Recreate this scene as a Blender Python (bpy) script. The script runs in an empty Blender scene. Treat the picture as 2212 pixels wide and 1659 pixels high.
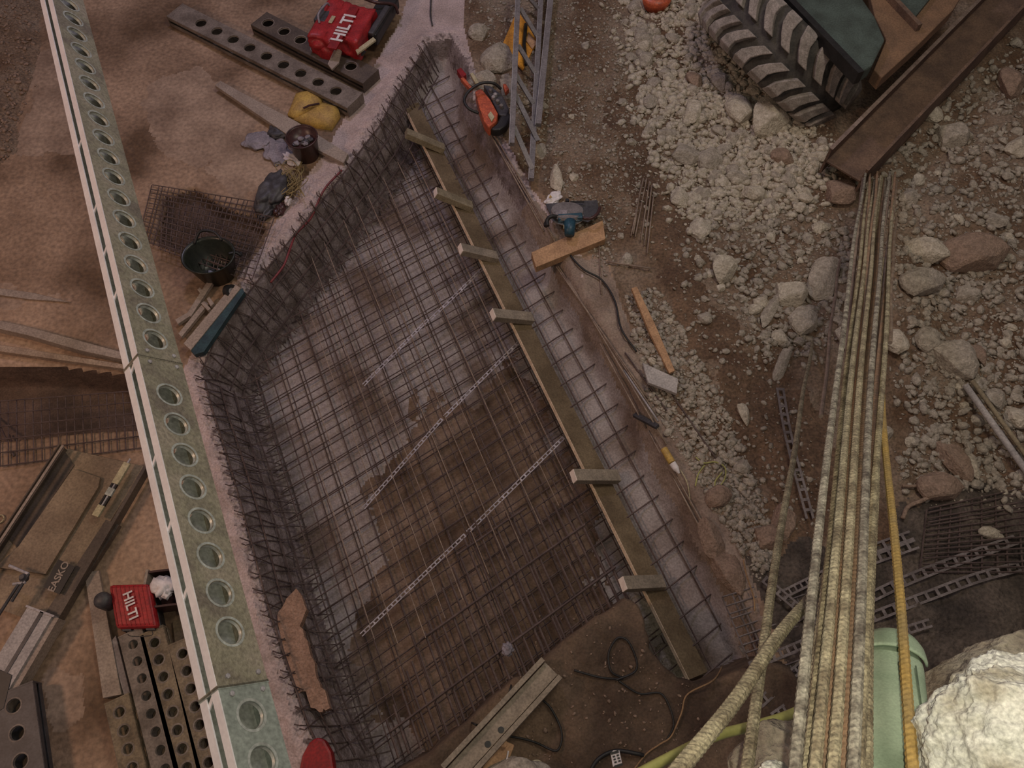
import bpy, math, random
import numpy as np
from mathutils import Vector, Matrix, noise as mnoise
random.seed(7); rng = np.random.RandomState(7)
C = bpy.context.scene.collection
# ------------------------------------------------------------------ camera
TH = math.radians(28.0); F = 1736.0; H = 6.5
cd = bpy.data.cameras.new('camera'); cam = bpy.data.objects.new('camera', cd); C.objects.link(cam)
cam.location = (0, 0, H); cam.rotation_euler = (TH, 0, 0)
cd.sensor_width = 36.0; cd.lens = F / 2212 * 36.0; cd.clip_start = 0.02; cd.clip_end = 100
sc = bpy.context.scene; sc.camera = cam
sc.view_settings.view_transform = 'Standard'; sc.view_settings.look = 'None'
sc.view_settings.gamma = 1.0; sc.view_settings.use_curve_mapping = False
sc.view_settings.exposure = 0.0
# ------------------------------------------------------------------ world and lamps
w = bpy.data.worlds.new('night_sky'); sc.world = w; w.use_nodes = True
w.node_tree.nodes['Background'].inputs[0].default_value = (0.90, 0.76, 0.78, 1)
w.node_tree.nodes['Background'].inputs[1].default_value = 0.11
def lamp(name, kind, loc, energy, color, size=0.3, target=None, angle=None):
    d = bpy.data.lights.new(name, kind); d.energy = energy; d.color = color
    if kind == 'AREA': d.shape = 'DISK'; d.size = size
    else: d.shadow_soft_size = size
    if kind == 'SPOT': d.spot_size = math.radians(angle or 60); d.spot_blend = 0.8
    o = bpy.data.objects.new(name, d); C.objects.link(o); o.location = loc
    if target is not None:
        o.rotation_euler = (Vector(target) - Vector(loc)).to_track_quat('-Z', 'Y').to_euler()
    return o
lamp('phone_flash', 'POINT', (0.03, 0.01, 6.53), 125, (1.0, 0.94, 0.74), 0.01)
lamp('fill_left', 'AREA', (-7.5, 1.0, 6.5), 150, (1.0, 0.62, 0.42), 1.2, (-3.5, 3.5, 0))  # added warm fill out of view, brightens left floor and strut flanges
lamp('fill_far', 'AREA', (-2.2, 9.5, 8.0), 110, (0.82, 0.72, 1.0), 1.0, (-1.4, 5.5, 0))  # added lavender fill for the far left floor, not a known lamp
lamp('fill_overhead', 'AREA', (3.2, 5.0, 9.5), 205, (1.0, 0.90, 0.74), 2.5, (2.6, 4.5, 0))  # added overhead fill for the right-hand ground, not a known lamp

# ------------------------------------------------------------------ projection helpers (pixel -> a real place)
def ray(px, py):
    u = (px - 1106) / F; v = (829.5 - py) / F
    return np.array([u, v * math.cos(TH) + math.sin(TH), v * math.sin(TH) - math.cos(TH)])
def P(px, py, z=0.0):
    r = ray(px, py); return np.array([0, 0, H]) + r * ((z - H) / r[2])
def W(px, py, Z): return np.array([0, 0, H]) + ray(px, py) * Z
def nrm(v): v = np.asarray(v, float); return v / max(1e-9, np.linalg.norm(v))
UP = np.array([0, 0, 1.0])
# ------------------------------------------------------------------ materials
M = {}
def mat(name, c1, c2=None, rough=0.85, scale=6.0, metal=0.0, bump=0.0, bscale=None, c3=None, detail=6, lo=0.35, hi=0.65, fine=0.25, fscale=60):
    m = bpy.data.materials.new(name); m.use_nodes = True; nt = m.node_tree
    b = nt.nodes['Principled BSDF']; b.inputs['Roughness'].default_value = rough; b.inputs['Metallic'].default_value = metal
    c2 = c2 or tuple(x * 0.7 for x in c1)
    tc = nt.nodes.new('ShaderNodeNewGeometry')
    n = nt.nodes.new('ShaderNodeTexNoise'); n.inputs['Scale'].default_value = scale; n.inputs['Detail'].default_value = detail
    nt.links.new(tc.outputs['Position'], n.inputs['Vector'])
    r = nt.nodes.new('ShaderNodeValToRGB'); r.color_ramp.elements[0].position = lo; r.color_ramp.elements[1].position = hi
    r.color_ramp.elements[0].color = (*c2, 1); r.color_ramp.elements[1].color = (*c1, 1)
    if c3: e = r.color_ramp.elements.new((lo + hi) / 2); e.color = (*c3, 1)
    nt.links.new(n.outputs['Fac'], r.inputs['Fac'])
    f = nt.nodes.new('ShaderNodeTexNoise'); f.inputs['Scale'].default_value = fscale; f.inputs['Detail'].default_value = 4
    nt.links.new(tc.outputs['Position'], f.inputs['Vector'])
    mr = nt.nodes.new('ShaderNodeMapRange'); mr.inputs[1].default_value = 0.3; mr.inputs[2].default_value = 0.7
    mr.inputs[3].default_value = 1 - fine; mr.inputs[4].default_value = 1 + fine
    nt.links.new(f.outputs['Fac'], mr.inputs[0])
    mx = nt.nodes.new('ShaderNodeMix'); mx.data_type = 'RGBA'; mx.blend_type = 'MULTIPLY'; mx.inputs[0].default_value = 1
    nt.links.new(r.outputs['Color'], mx.inputs[6]); nt.links.new(mr.outputs[0], mx.inputs[7])
    nt.links.new(mx.outputs[2], b.inputs['Base Color'])
    if bump:
        bn = nt.nodes.new('ShaderNodeTexNoise'); bn.inputs['Scale'].default_value = bscale or scale * 4; bn.inputs['Detail'].default_value = 8
        nt.links.new(tc.outputs['Position'], bn.inputs['Vector'])
        bp = nt.nodes.new('ShaderNodeBump'); bp.inputs['Strength'].default_value = bump; bp.inputs['Distance'].default_value = 0.03
        nt.links.new(bn.outputs['Fac'], bp.inputs['Height']); nt.links.new(bp.outputs[0], b.inputs['Normal'])
    M[name] = m; return m
mat('floor', (.40, .27, .185), (.12, .068, .036), scale=.9, bump=.5, bscale=14, c3=(.27, .175, .115), lo=.36, hi=.62, rough=.7, detail=9, fine=.3, fscale=25)
mat('floor_pale', (.40, .285, .21), (.23, .155, .11), scale=2.4, bump=.4, bscale=14, detail=9, fine=.25, fscale=25)
mat('lip', (.56, .44, .42), (.40, .31, .29), scale=3, bump=.6, bscale=25)
mat('lip_speckled', (.46, .37, .355), (.16, .12, .115), scale=16, bump=.8, bscale=30, lo=.34, hi=.5)
mat('blinding', (.36, .31, .30), (.17, .12, .095), scale=1.6, bump=.4, bscale=20, c3=(.29, .24, .225), lo=.36, hi=.60)
mat('pit_dirt', (.24, .165, .125), (.10, .06, .04), scale=2.0, bump=.5, bscale=18, c3=(.17, .11, .075))
mat('sand', (.33, .25, .20), (.22, .155, .12), scale=3, bump=.6, bscale=18)
mat('pit_wall', (.27, .215, .21), (.12, .088, .08), scale=7, bump=.9, bscale=20)
mat('soil_brown', (.19, .115, .07), (.10, .055, .032), scale=2.5, bump=1.0, bscale=22, c3=(.14, .085, .052), fscale=40, fine=.4)
mat('soil_dark', (.13, .10, .08), (.045, .034, .028), scale=3, bump=1.0, bscale=22, fscale=40, fine=.4)
mat('soil', (.26, .195, .145), (.12, .066, .036), scale=1.8, bump=1.0, bscale=25, c3=(.20, .135, .09), fscale=40, fine=.4)
mat('mud', (.17, .11, .07), (.06, .035, .022), scale=2.2, bump=.7, bscale=12, c3=(.10, .065, .042))
mat('lit_mud', (.34, .22, .145), (.24, .15, .10), scale=4, bump=.7, bscale=14)
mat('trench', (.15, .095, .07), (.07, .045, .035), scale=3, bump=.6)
mat('ledge', (.42, .37, .28), (.20, .16, .12), scale=8, bump=1, bscale=30)
mat('stone_a', (.60, .53, .43), (.42, .36, .28), scale=20, bump=.6, bscale=50)
mat('stone_b', (.46, .40, .33), (.30, .255, .205), scale=20, bump=.6, bscale=50)
mat('stone_c', (.34, .235, .175), (.24, .165, .12), scale=20, bump=.6, bscale=50)
mat('rock_white', (.70, .69, .61), (.40, .365, .28), scale=9, bump=.45, bscale=40, lo=.36, hi=.56, fscale=120, fine=.3, detail=10)
mat('rebar', (.125, .085, .075), (.07, .045, .042), scale=9, rough=.7)
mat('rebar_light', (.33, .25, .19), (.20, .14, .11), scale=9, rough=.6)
mat('rebar_dusty', (.38, .33, .215), (.17, .135, .085), scale=14, rough=.75, fscale=130, fine=.55)
mat('rebar_grey', (.36, .33, .26), (.11, .09, .07), scale=22, rough=.75, fscale=130, fine=.5)
mat('rebar_rusty', (.46, .30, .09), (.34, .24, .10), scale=8, rough=.8, fscale=90)
mat('rebar_brown', (.33, .20, .12), (.22, .15, .10), scale=12, rough=.8, fscale=90)
mat('galv', (.44, .41, .42), (.30, .27, .28), scale=10, rough=.55, metal=.0)
mat('spacer_galv', (.46, .42, .46), (.30, .26, .28), scale=10, rough=.5)
mat('slot_steel', (.22, .185, .18), (.13, .105, .10), scale=9, rough=.65)
mat('lit_flange', (.88, .84, .84), (.80, .75, .76), scale=8, rough=.6, fine=.06)  # galvanised steel whitened: light on the upper flanges painted into the colour
mat('strut_web', (.31, .265, .20), (.18, .15, .115), scale=5, rough=.7, bump=.4, bscale=60, c3=(.26, .235, .165))
mat('strut_web_green', (.30, .33, .29), (.22, .245, .215), scale=7, rough=.6)
mat('strut_ground', (.25, .205, .175), (.14, .11, .09), scale=6, rough=.7, bump=.3, bscale=60)
mat('strut_ground_warm', (.26, .20, .13), (.13, .095, .06), scale=9, rough=.7, bump=.4, bscale=60)
mat('ring_metal', (.50, .52, .48), (.36, .37, .33), scale=20, rough=.4, metal=.2)
mat('ply', (.20, .145, .085), (.12, .082, .045), scale=4, rough=.7)
mat('lit_ply_edge', (.80, .63, .46), (.62, .46, .32), scale=12, rough=.8)  # light from the left on the plank edge, painted as paler wood
mat('timber', (.40, .30, .22), (.28, .20, .145), scale=6, rough=.8)
mat('timber_dusty', (.33, .27, .205), (.23, .19, .145), scale=8, rough=.85)
mat('timber_olive', (.30, .245, .16), (.20, .16, .10), scale=8, rough=.85)
mat('timber_end', (.95, .82, .72), (.82, .68, .60), scale=20, rough=.85, fine=.06)
mat('timber_orange', (.52, .31, .17), (.38, .22, .12), scale=9, rough=.8)
mat('timber_grey', (.46, .42, .40), (.34, .31, .30), scale=9, rough=.8)
mat('red', (.42, .022, .025), (.28, .012, .016), scale=10, rough=.45)
mat('red_dark', (.30, .010, .012), (.20, .007, .009), scale=10, rough=.5)
mat('orange', (.62, .13, .055), (.40, .08, .04), scale=15, rough=.4)
mat('yellow_sign', (.78, .36, .04), (.60, .25, .03), scale=6, rough=.6)
mat('yellow', (.58, .38, .085), (.36, .22, .07), scale=6, rough=.6)
mat('white', (.82, .76, .76), (.66, .60, .60), scale=9, rough=.8, fine=.1)
mat('black', (.022, .020, .02), (.012, .011, .011), scale=9, rough=.5)
mat('rubber_green', (.022, .026, .018), (.014, .016, .012), scale=9, rough=.35)
mat('grey_dark', (.075, .07, .075), (.04, .036, .04), scale=9, rough=.5)
mat('blue_tool', (.025, .085, .13), (.018, .06, .09), scale=9, rough=.45)
mat('chrome', (.62, .62, .64), (.5, .5, .5), scale=9, rough=.25, metal=.8)
mat('blueish', (.30, .265, .30), (.19, .17, .195), scale=9, rough=.7)
mat('maroon', (.075, .03, .028), (.04, .018, .017), scale=9, rough=.35)
mat('twine', (.34, .26, .12), (.25, .18, .08), scale=9)
mat('yellow_cable', (.42, .41, .13), (.34, .33, .10), scale=9, rough=.5, fine=.1)
mat('tan_cable', (.36, .22, .11), (.28, .17, .09), scale=9)
mat('red_cable', (.22, .035, .04), (.16, .03, .03), scale=9, rough=.5)
mat('cream', (.50, .44, .28), (.42, .36, .22), scale=9, rough=.5)
mat('tyre', (.085, .075, .066), (.045, .040, .036), scale=9, rough=.8)
mat('tyre_lug', (.36, .31, .28), (.23, .20, .175), scale=12, rough=.9, fine=.3, fscale=70)
mat('machine_green', (.085, .115, .10), (.05, .065, .055), scale=4, rough=.6)
mat('rust', (.20, .125, .085), (.12, .075, .055), scale=5, rough=.8, bump=.3)
mat('rust_edge', (.30, .225, .19), (.21, .15, .125), scale=8, rough=.8)
mat('machine_brown', (.26, .15, .085), (.17, .10, .06), scale=4, rough=.8)
mat('mint', (.42, .52, .38), (.31, .41, .29), scale=8, rough=.7, fscale=160, fine=.12)
mat('mint_seam', (.13, .18, .12), (.10, .14, .10), scale=8)
mat('foam', (.38, .235, .17), (.28, .17, .12), scale=10, rough=.95, bump=.8, bscale=40)
mat('ladder', (.24, .215, .215), (.17, .15, .15), scale=9, rough=.5)
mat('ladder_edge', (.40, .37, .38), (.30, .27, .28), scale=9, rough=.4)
mat('teal', (.03, .07, .08), (.02, .04, .05), scale=9, rough=.5)
mat('form_steel', (.30, .225, .15), (.19, .135, .09), scale=3, rough=.7, bump=.2)
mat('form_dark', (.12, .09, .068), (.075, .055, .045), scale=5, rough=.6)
mat('form_pale', (.36, .29, .24), (.28, .22, .18), scale=5, rough=.7)

# ------------------------------------------------------------------ mesh builder
class MB:
    def __init__(s): s.v = []; s.f = []; s.m = []; s.mats = []
    def add(s, vs, fs, mi=0):
        b = len(s.v); s.v.extend([tuple(map(float, p)) for p in vs]); s.f.extend([tuple(i + b for i in q) for q in fs]); s.m.extend([mi] * len(fs)); return s
    def box(s, c, ax, ay, az, mi=0):      # centre and three half-extent vectors
        c = np.asarray(c, float); ax, ay, az = map(lambda q: np.asarray(q, float), (ax, ay, az))
        vs = [c + i * ax + j * ay + k * az for i in (-1, 1) for j in (-1, 1) for k in (-1, 1)]
        fs = [(0, 1, 3, 2), (4, 6, 7, 5), (0, 4, 5, 1), (2, 3, 7, 6), (0, 2, 6, 4), (1, 5, 7, 3)]
        if np.dot(np.cross(ax, ay), az) < 0: fs = [q[::-1] for q in fs]
        return s.add(vs, fs, mi)
    def bar(s, a, b, wd, ht, up=UP, mi=0):   # rectangular bar from a to b
        a = np.asarray(a, float); b = np.asarray(b, float); d = nrm(b - a); sd = nrm(np.cross(d, up)); u = np.cross(sd, d)
        return s.box((a + b) / 2, (b - a) / 2, sd * wd / 2, u * ht / 2, mi)
    def slab(s, pts, thick, mi=0):           # extruded polygon, pts = top outline in 3D
        n = len(pts); pts = [np.asarray(p, float) for p in pts]
        nz = sum((pts[i][0] * pts[(i + 1) % n][1] - pts[(i + 1) % n][0] * pts[i][1]) for i in range(n))
        if nz < 0: pts = pts[::-1]
        vs = pts + [p - UP * thick for p in pts]
        fs = [tuple(range(n)), tuple(range(2 * n - 1, n - 1, -1))] + [(i, i + n, (i + 1) % n + n, (i + 1) % n) for i in range(n)]
        return s.add(vs, fs, mi)
    def tube(s, path, r, n=8, mi=0, cap=True):
        path = [np.asarray(p, float) for p in path]; k = len(path); vs = []; fs = []
        rr = r if hasattr(r, '__len__') else [r] * k
        t0 = nrm(path[1] - path[0]); ref = UP if abs(t0[2]) < .9 else np.array([1., 0, 0]); a = nrm(np.cross(t0, ref))
        for i in range(k):
            t = nrm(path[min(i + 1, k - 1)] - path[max(i - 1, 0)])
            a = nrm(a - t * np.dot(a, t)); b = np.cross(t, a)
            for j in range(n):
                th = 2 * math.pi * j / n; vs.append(path[i] + rr[i] * (math.cos(th) * a + math.sin(th) * b))
        for i in range(k - 1):
            for j in range(n):
                q = (j + 1) % n; fs.append((i * n + j, i * n + q, (i + 1) * n + q, (i + 1) * n + j))
        if cap: fs.append(tuple(range(n - 1, -1, -1))); fs.append(tuple(range((k - 1) * n, k * n)))
        return s.add(vs, fs, mi)
    def lathe(s, c, prof, n=28, axis=UP, sx=1.0, mi=0, cap=True):  # prof = [(r,h)]
        axis = nrm(axis); ref = np.array([1., 0, 0]) if abs(axis[0]) < .9 else np.array([0, 1., 0])
        a = nrm(ref - axis * np.dot(ref, axis)); b = np.cross(axis, a); vs = []; fs = []; k = len(prof)
        for r, h in prof:
            for j in range(n):
                th = 2 * math.pi * j / n; vs.append(np.asarray(c) + axis * h + r * (sx * math.cos(th) * a + math.sin(th) * b))
        for i in range(k - 1):
            for j in range(n):
                q = (j + 1) % n; fs.append((i * n + j, i * n + q, (i + 1) * n + q, (i + 1) * n + j))
        if cap: fs.append(tuple(range(n - 1, -1, -1))); fs.append(tuple(range((k - 1) * n, k * n)))
        return s.add(vs, fs, mi)
    def blob(s, c, ax, ay, az, sub=3, amp=.12, seed=0, pw=1.0, fr=1.6, mi=0):
        vs, fs = ico(sub); c = np.asarray(c, float); out = []
        for p in vs:
            q = np.sign(p) * np.abs(p) ** pw; q = q / (np.max(np.abs(q)) if pw < .8 else 1)if pw != 1 else p
            k = 1 + amp * mnoise.noise(Vector((p[0] * fr + seed, p[1] * fr - seed * .7, p[2] * fr)))
            out.append(c + k * (q[0] * np.asarray(ax) + q[1] * np.asarray(ay) + q[2] * np.asarray(az)))
        return s.add(out, fs, mi)
_ico = {}
def ico(sub):
    if sub in _ico: return _ico[sub]
    import bmesh
    bm = bmesh.new(); bmesh.ops.create_icosphere(bm, subdivisions=sub, radius=1.0)
    bm.verts.ensure_lookup_table(); vs = np.array([v.co[:] for v in bm.verts]); fs = [tuple(v.index for v in f.verts) for f in bm.faces]; bm.free()
    _ico[sub] = (vs, fs); return _ico[sub]
ORG = {}
def tag(o, label=None, cat=None, group=None, kind=None):
    if label: o['label'] = label
    if cat: o['category'] = cat
    if group: o['group'] = group
    if kind: o['kind'] = kind
    return o
def build(name, mb, mats, parent=None, smooth=False, label=None, cat=None, group=None, kind=None, bevel=0):
    me = bpy.data.meshes.new(name); v = np.array(mb.v)
    if parent is None: og = np.array([v[:, 0].mean(), v[:, 1].mean(), v[:, 2].min()])
    else: og = ORG[parent.name]
    me.from_pydata([tuple(p) for p in (v - og)], [], mb.f); me.update()
    if not isinstance(mats, (list, tuple)): mats = [mats]
    for m in mats: me.materials.append(M[m])
    if len(mats) > 1: me.polygons.foreach_set('material_index', mb.m)
    if smooth: me.polygons.foreach_set('use_smooth', [True] * len(mb.f))
    o = bpy.data.objects.new(name, me); C.objects.link(o)
    if parent is None: o.location = og
    else: o.parent = parent
    ORG[o.name] = og
    if bevel:
        b = o.modifiers.new('bevel', 'BEVEL'); b.width = bevel; b.segments = 2; b.limit_method = 'ANGLE'
    return tag(o, label, cat, group, kind)
def thing(name, loc, label, cat, group=None):
    o = bpy.data.objects.new(name, None); C.objects.link(o); o.location = tuple(loc); o.empty_display_size = .1
    ORG[o.name] = np.asarray(loc, float); return tag(o, label, cat, group)
def text(name, s, size, c, xd, yd, m, parent, label=None, ext=.0015):
    cu = bpy.data.curves.new(name, 'FONT'); cu.body = s; cu.size = size; cu.align_x = 'CENTER'; cu.align_y = 'CENTER'; cu.extrude = ext; cu.offset = size * .02
    t = bpy.data.objects.new('t', cu); C.objects.link(t); bpy.context.view_layer.update()
    me = bpy.data.meshes.new_from_object(t.evaluated_get(bpy.context.evaluated_depsgraph_get())); bpy.data.objects.remove(t)
    xd = nrm(xd); zd = nrm(np.cross(xd, yd)); yd = np.cross(zd, xd)
    R = Matrix(((xd[0], yd[0], zd[0]), (xd[1], yd[1], zd[1]), (xd[2], yd[2], zd[2]))).to_4x4()
    og = ORG[parent.name]; me.transform(Matrix.Translation(Vector(np.asarray(c) - og)) @ R)
    me.name = name; me.materials.clear(); me.materials.append(M[m])
    o = bpy.data.objects.new(name, me); C.objects.link(o); o.parent = parent; ORG[o.name] = og
    if label: o['label'] = label
    return o
def spline(pts, n=10):   # catmull-rom
    pts = [np.asarray(p, float) for p in pts]; q = [2 * pts[0] - pts[1]] + pts + [2 * pts[-1] - pts[-2]]; out = []
    for i in range(1, len(q) - 2):
        for k in range(n):
            t = k / n; a, b, c, d = q[i - 1], q[i], q[i + 1], q[i + 2]
            out.append(.5 * ((2 * b) + (-a + c) * t + (2 * a - 5 * b + 4 * c - d) * t * t + (-a + 3 * b - 3 * c + d) * t ** 3))
    out.append(pts[-1]); return out
# ------------------------------------------------------------------ terrain
def poly(pxs, z=0.0): return np.array([P(x, y, z)[:2] for x, y in pxs])
def sdf(pg, X, Y):
    d = np.full(X.shape, 1e9); ins = np.zeros(X.shape, bool); n = len(pg)
    for i in range(n):
        ax, ay = pg[i]; bx, by = pg[(i + 1) % n]; ex, ey = bx - ax, by - ay
        t = np.clip(((X - ax) * ex + (Y - ay) * ey) / (ex * ex + ey * ey + 1e-12), 0, 1)
        d = np.minimum(d, np.hypot(X - ax - t * ex, Y - ay - t * ey))
        c = ((ay > Y) != (by > Y)) & (X < (bx - ax) * (Y - ay) / (by - ay + 1e-12) + ax); ins ^= c
    return np.where(ins, -d, d)
_vn = rng.rand(256, 256)
def vnoise(x, y):
    xi = np.floor(x).astype(int); yi = np.floor(y).astype(int); fx = x - xi; fy = y - yi
    fx = fx * fx * (3 - 2 * fx); fy = fy * fy * (3 - 2 * fy); g = lambda a, b: _vn[a % 256, b % 256]
    return (g(xi, yi) * (1 - fx) + g(xi + 1, yi) * fx) * (1 - fy) + (g(xi, yi + 1) * (1 - fx) + g(xi + 1, yi + 1) * fx) * fy - .5
def fbm(x, y, f, o=4):
    r = 0; a = 1
    for i in range(o): r = r + a * vnoise(x * f + i * 17.3, y * f - i * 9.1); f *= 2.1; a *= .5
    return r
PIT = poly([(432, 805), (466, 725), (550, 610), (640, 500), (740, 375), (815, 275), (868, 180), (920, 95), (975, 85), (1008, 140), (1022, 225),
            (1085, 330), (1180, 500), (1260, 640), (1330, 750), (1395, 880), (1440, 990), (1525, 1130), (1600, 1280), (1650, 1420), (1620, 1540),
            (1500, 1640), (1300, 1760), (1000, 1900), (780, 1900), (700, 1659), (655, 1560), (612, 1430), (570, 1300), (532, 1150), (490, 1000), (448, 870)])
BANK = poly([(800, 1700), (930, 1622), (1010, 1560), (1030, 1540), (1090, 1490), (1110, 1468), (1150, 1460), (1180, 1425), (1240, 1370), (1300, 1320), (1350, 1290), (1375, 1310),
             (1400, 1400), (1460, 1470), (1510, 1480), (1560, 1470), (1640, 1440), (1700, 1460), (1760, 1520), (1900, 1800), (1500, 2300), (700, 2300), (740, 1800)], .28)
LIP = poly([(380, 850), (420, 740), (500, 620), (570, 520), (640, 420), (700, 330), (790, 180), (850, 70), (900, -60), (1000, -60), (1010, 60), (1040, 210), (1100, 330), (1180, 460), (1260, 560),
            (1310, 560), (1350, 680), (1420, 850), (1480, 960), (1560, 1120), (1620, 1220), (1640, 1300), (1500, 1300), (1000, 1300), (800, 1900), (600, 1800), (560, 1500), (480, 1200), (420, 1000)])
TRN = poly([(-80, 790), (130, 790), (300, 812), (330, 930), (200, 935), (60, 950), (-80, 965)])
TR2 = poly([(345, 420), (420, 400), (480, 440), (560, 470), (580, 490), (540, 560), (500, 575), (430, 560), (330, 520)])
SOILW = poly([(1005, -400), (1000, 60), (1035, 215), (1105, 330), (1190, 450), (1260, 545), (1310, 560), (1350, 680), (1420, 850), (1480, 960), (1560, 1120), (1640, 1300), (1700, 1450), (1800, 1600), (2100, 2300), (4200, 2300), (4200, -400)])
CORN = poly([(-400, -400), (100, -400), (90, 60), (60, 200), (25, 330), (-60, 420), (-400, 400)])
def sstep(a, b, x):
    t = np.clip((x - a) / (b - a), 0, 1); return t * t * (3 - 2 * t)
LA = P(858, 196, -.45)[:2]; LB = P(1487, 1465, -.45)[:2]; LN = np.array([(LB - LA)[1], -(LB - LA)[0]]); LN = LN / np.linalg.norm(LN); LN = LN if LN[0] > 0 else -LN
def height(X, Y):
    X = np.asarray(X, float); Y = np.asarray(Y, float)
    wob = .05 * fbm(X, Y, 3.0, 3)
    dp = sdf(PIT, X, Y) + wob * .6; db = sdf(BANK, X, Y) + wob * 1.2; ds = sdf(SOILW, X, Y); dc = sdf(CORN, X, Y) + wob * 2
    h = .012 * fbm(X, Y, 1.2, 3) + .004 * fbm(X, Y, 9, 3)
    soil = sstep(.05, -.15, ds); rough = .10 * fbm(X, Y, 1.1, 3) + .035 * fbm(X, Y, 6, 4) + .012 * fbm(X, Y, 22, 2)
    h = h + soil * (rough + .02 + .06 * sstep(2.5, 6, X)) + sstep(.02, -.2, dc) * (rough + .08)
    rim = np.exp(-((dp - .08) / .10) ** 2); h = h + rim * .035 * (1 + fbm(X, Y, 14, 3))
    h = h - .30 * sstep(0, -.08, sdf(TRN, X, Y)) - .16 * sstep(0, -.10, sdf(TR2, X, Y))
    sd_ = (X - LA[0]) * LN[0] + (Y - LA[1]) * LN[1]; rt = sstep(-.15, .35, sd_)
    pit = sstep(.02, -.34, dp) * (1 - rt) + sstep(.02, -.20, dp) * rt
    pz = -.60 + .27 * sstep(-.05, .30, sd_) + .006 * fbm(X, Y, 4, 3); h = h * (1 - pit) + pz * pit
    slop = pit * (1 - pit) * 4; h = h + slop * .06 * fbm(X, Y, 8, 4)
    bk = sstep(.14, .0, db); bz = .28 + .12 * fbm(X, Y, .9, 3) + .05 * fbm(X, Y, 4, 4) + .01 * fbm(X, Y, 16, 2); h = h * (1 - bk) + bz * bk
    return h, dp, db, ds, dc
gx = np.arange(-8.5, 8.5, .02); gy = np.arange(-.9, 11.4, .02); GX, GY = np.meshgrid(gx, gy)
GH, dP, dB, dS, dC = height(GX, GY)
nx, ny = len(gx), len(gy); VV = np.stack([GX.ravel(), GY.ravel(), GH.ravel()], 1)
dL = sdf(LIP, GX, GY) + .05 * fbm(GX, GY, 4, 3); dT = sdf(TRN, GX, GY); dT2 = sdf(TR2, GX, GY)
zone = np.zeros(GX.shape, int)                      # 0 floor
zone[dL < 0] = 1
zone[(dS < 0) | (dC < 0)] = 4
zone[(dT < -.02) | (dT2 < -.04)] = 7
FPAL = [poly(q) for q in ([(75, 118), (160, 95), (215, 215), (268, 325), (205, 350), (20, 322)], [(300, 190), (430, 150), (560, 260), (520, 330), (420, 370), (330, 330)], [(-60, 612), (110, 630), (160, 652), (20, 668), (-60, 664)], [(480, 280), (640, 300), (630, 380), (520, 420), (430, 380)], [(75, 1445), (190, 1430), (210, 1580), (90, 1600)])]
for pg_ in FPAL: zone[(zone == 0) & (sdf(pg_, GX, GY) + .22 * fbm(GX, GY, 3, 4) < -.02)] = 10
zone[(dP < .07) & (dP >= .0)] = 2
zone[(dP < 0)] = 3
SDg = (GX - LA[0]) * LN[0] + (GY - LA[1]) * LN[1]; zone[(dP < -.30) | ((dP < -.11) & (SDg > .1))] = 5
DRT = poly([(860, 960), (1000, 830), (1100, 800), (1200, 960), (1300, 1130), (1400, 1300), (1250, 1480), (900, 1800), (790, 1560), (740, 1400), (800, 1150)], -.6)
zone[(zone == 5) & (sdf(DRT, GX, GY) + .8 * fbm(GX, GY, 2.2, 6) < 0) & (SDg < .02)] = 8
SCP = poly([(1290, 190), (1420, 240), (1470, 500), (1570, 700), (1640, 820), (1790, 900), (1800, 1150), (1640, 1150), (1560, 860), (1430, 600), (1330, 420)]); SDK = poly([(1560, 1240), (1720, 1190), (1900, 1150), (2000, 1070), (2260, 1040), (2300, 1420), (1950, 1500), (1700, 1560), (1600, 1480)])
zone[(zone == 4) & (sdf(SCP, GX, GY) + .35 * fbm(GX, GY, 2.5, 4) < 0)] = 11
zone[((zone == 4) | (zone == 11)) & (sdf(SDK, GX, GY) + .3 * fbm(GX, GY, 3, 4) < 0)] = 12
zone[dB < .11] = 6
zone[(zone == 1) & (dS < .30) & (GX > .2) & (GY < 4.9)] = 9
zone[((zone == 3) | (zone == 2)) & (SDg > .12) & (GY < 5.6)] = 9
idx = np.arange(nx * ny).reshape(ny, nx)
quads = np.stack([idx[:-1, :-1], idx[:-1, 1:], idx[1:, 1:], idx[1:, :-1]], -1).reshape(-1, 4); zq = zone[:-1, :-1].ravel()
def grid_obj(name, zs, m):
    q = quads[np.isin(zq, zs)]; used = np.unique(q); remap = np.full(nx * ny, -1); remap[used] = np.arange(len(used))
    me = bpy.data.meshes.new(name); v = VV[used]; q2 = remap[q]
    me.vertices.add(len(v)); me.vertices.foreach_set('co', v.astype(np.float32).ravel())
    me.loops.add(q2.size); me.loops.foreach_set('vertex_index', q2.astype(np.int32).ravel())
    me.polygons.add(len(q2)); me.polygons.foreach_set('loop_start', np.arange(0, q2.size, 4, dtype=np.int32))
    me.polygons.foreach_set('use_smooth', np.ones(len(q2), bool)); me.update(calc_edges=True)
    me.materials.append(M[m]); o = bpy.data.objects.new(name, me); C.objects.link(o); o['kind'] = 'structure'; return o
grid_obj('floor', [0], 'floor'); grid_obj('trim_1', [1], 'lip'); grid_obj('trim_2', [2], 'lip_speckled'); grid_obj('wall_pit', [3], 'pit_wall')
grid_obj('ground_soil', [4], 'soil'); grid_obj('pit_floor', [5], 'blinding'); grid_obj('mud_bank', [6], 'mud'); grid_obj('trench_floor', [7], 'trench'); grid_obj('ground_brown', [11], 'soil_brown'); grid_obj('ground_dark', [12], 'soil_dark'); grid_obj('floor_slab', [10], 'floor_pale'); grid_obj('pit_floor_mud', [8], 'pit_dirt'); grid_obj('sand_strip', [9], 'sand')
def gh(x, y): return float(height(np.array([x]), np.array([y]))[0][0])
def G(px, py, dz=0.0):           # ground point seen at a pixel
    p = P(px, py, 0)
    for _ in range(4): p = P(px, py, gh(p[0], p[1]) + dz)
    return p
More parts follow.
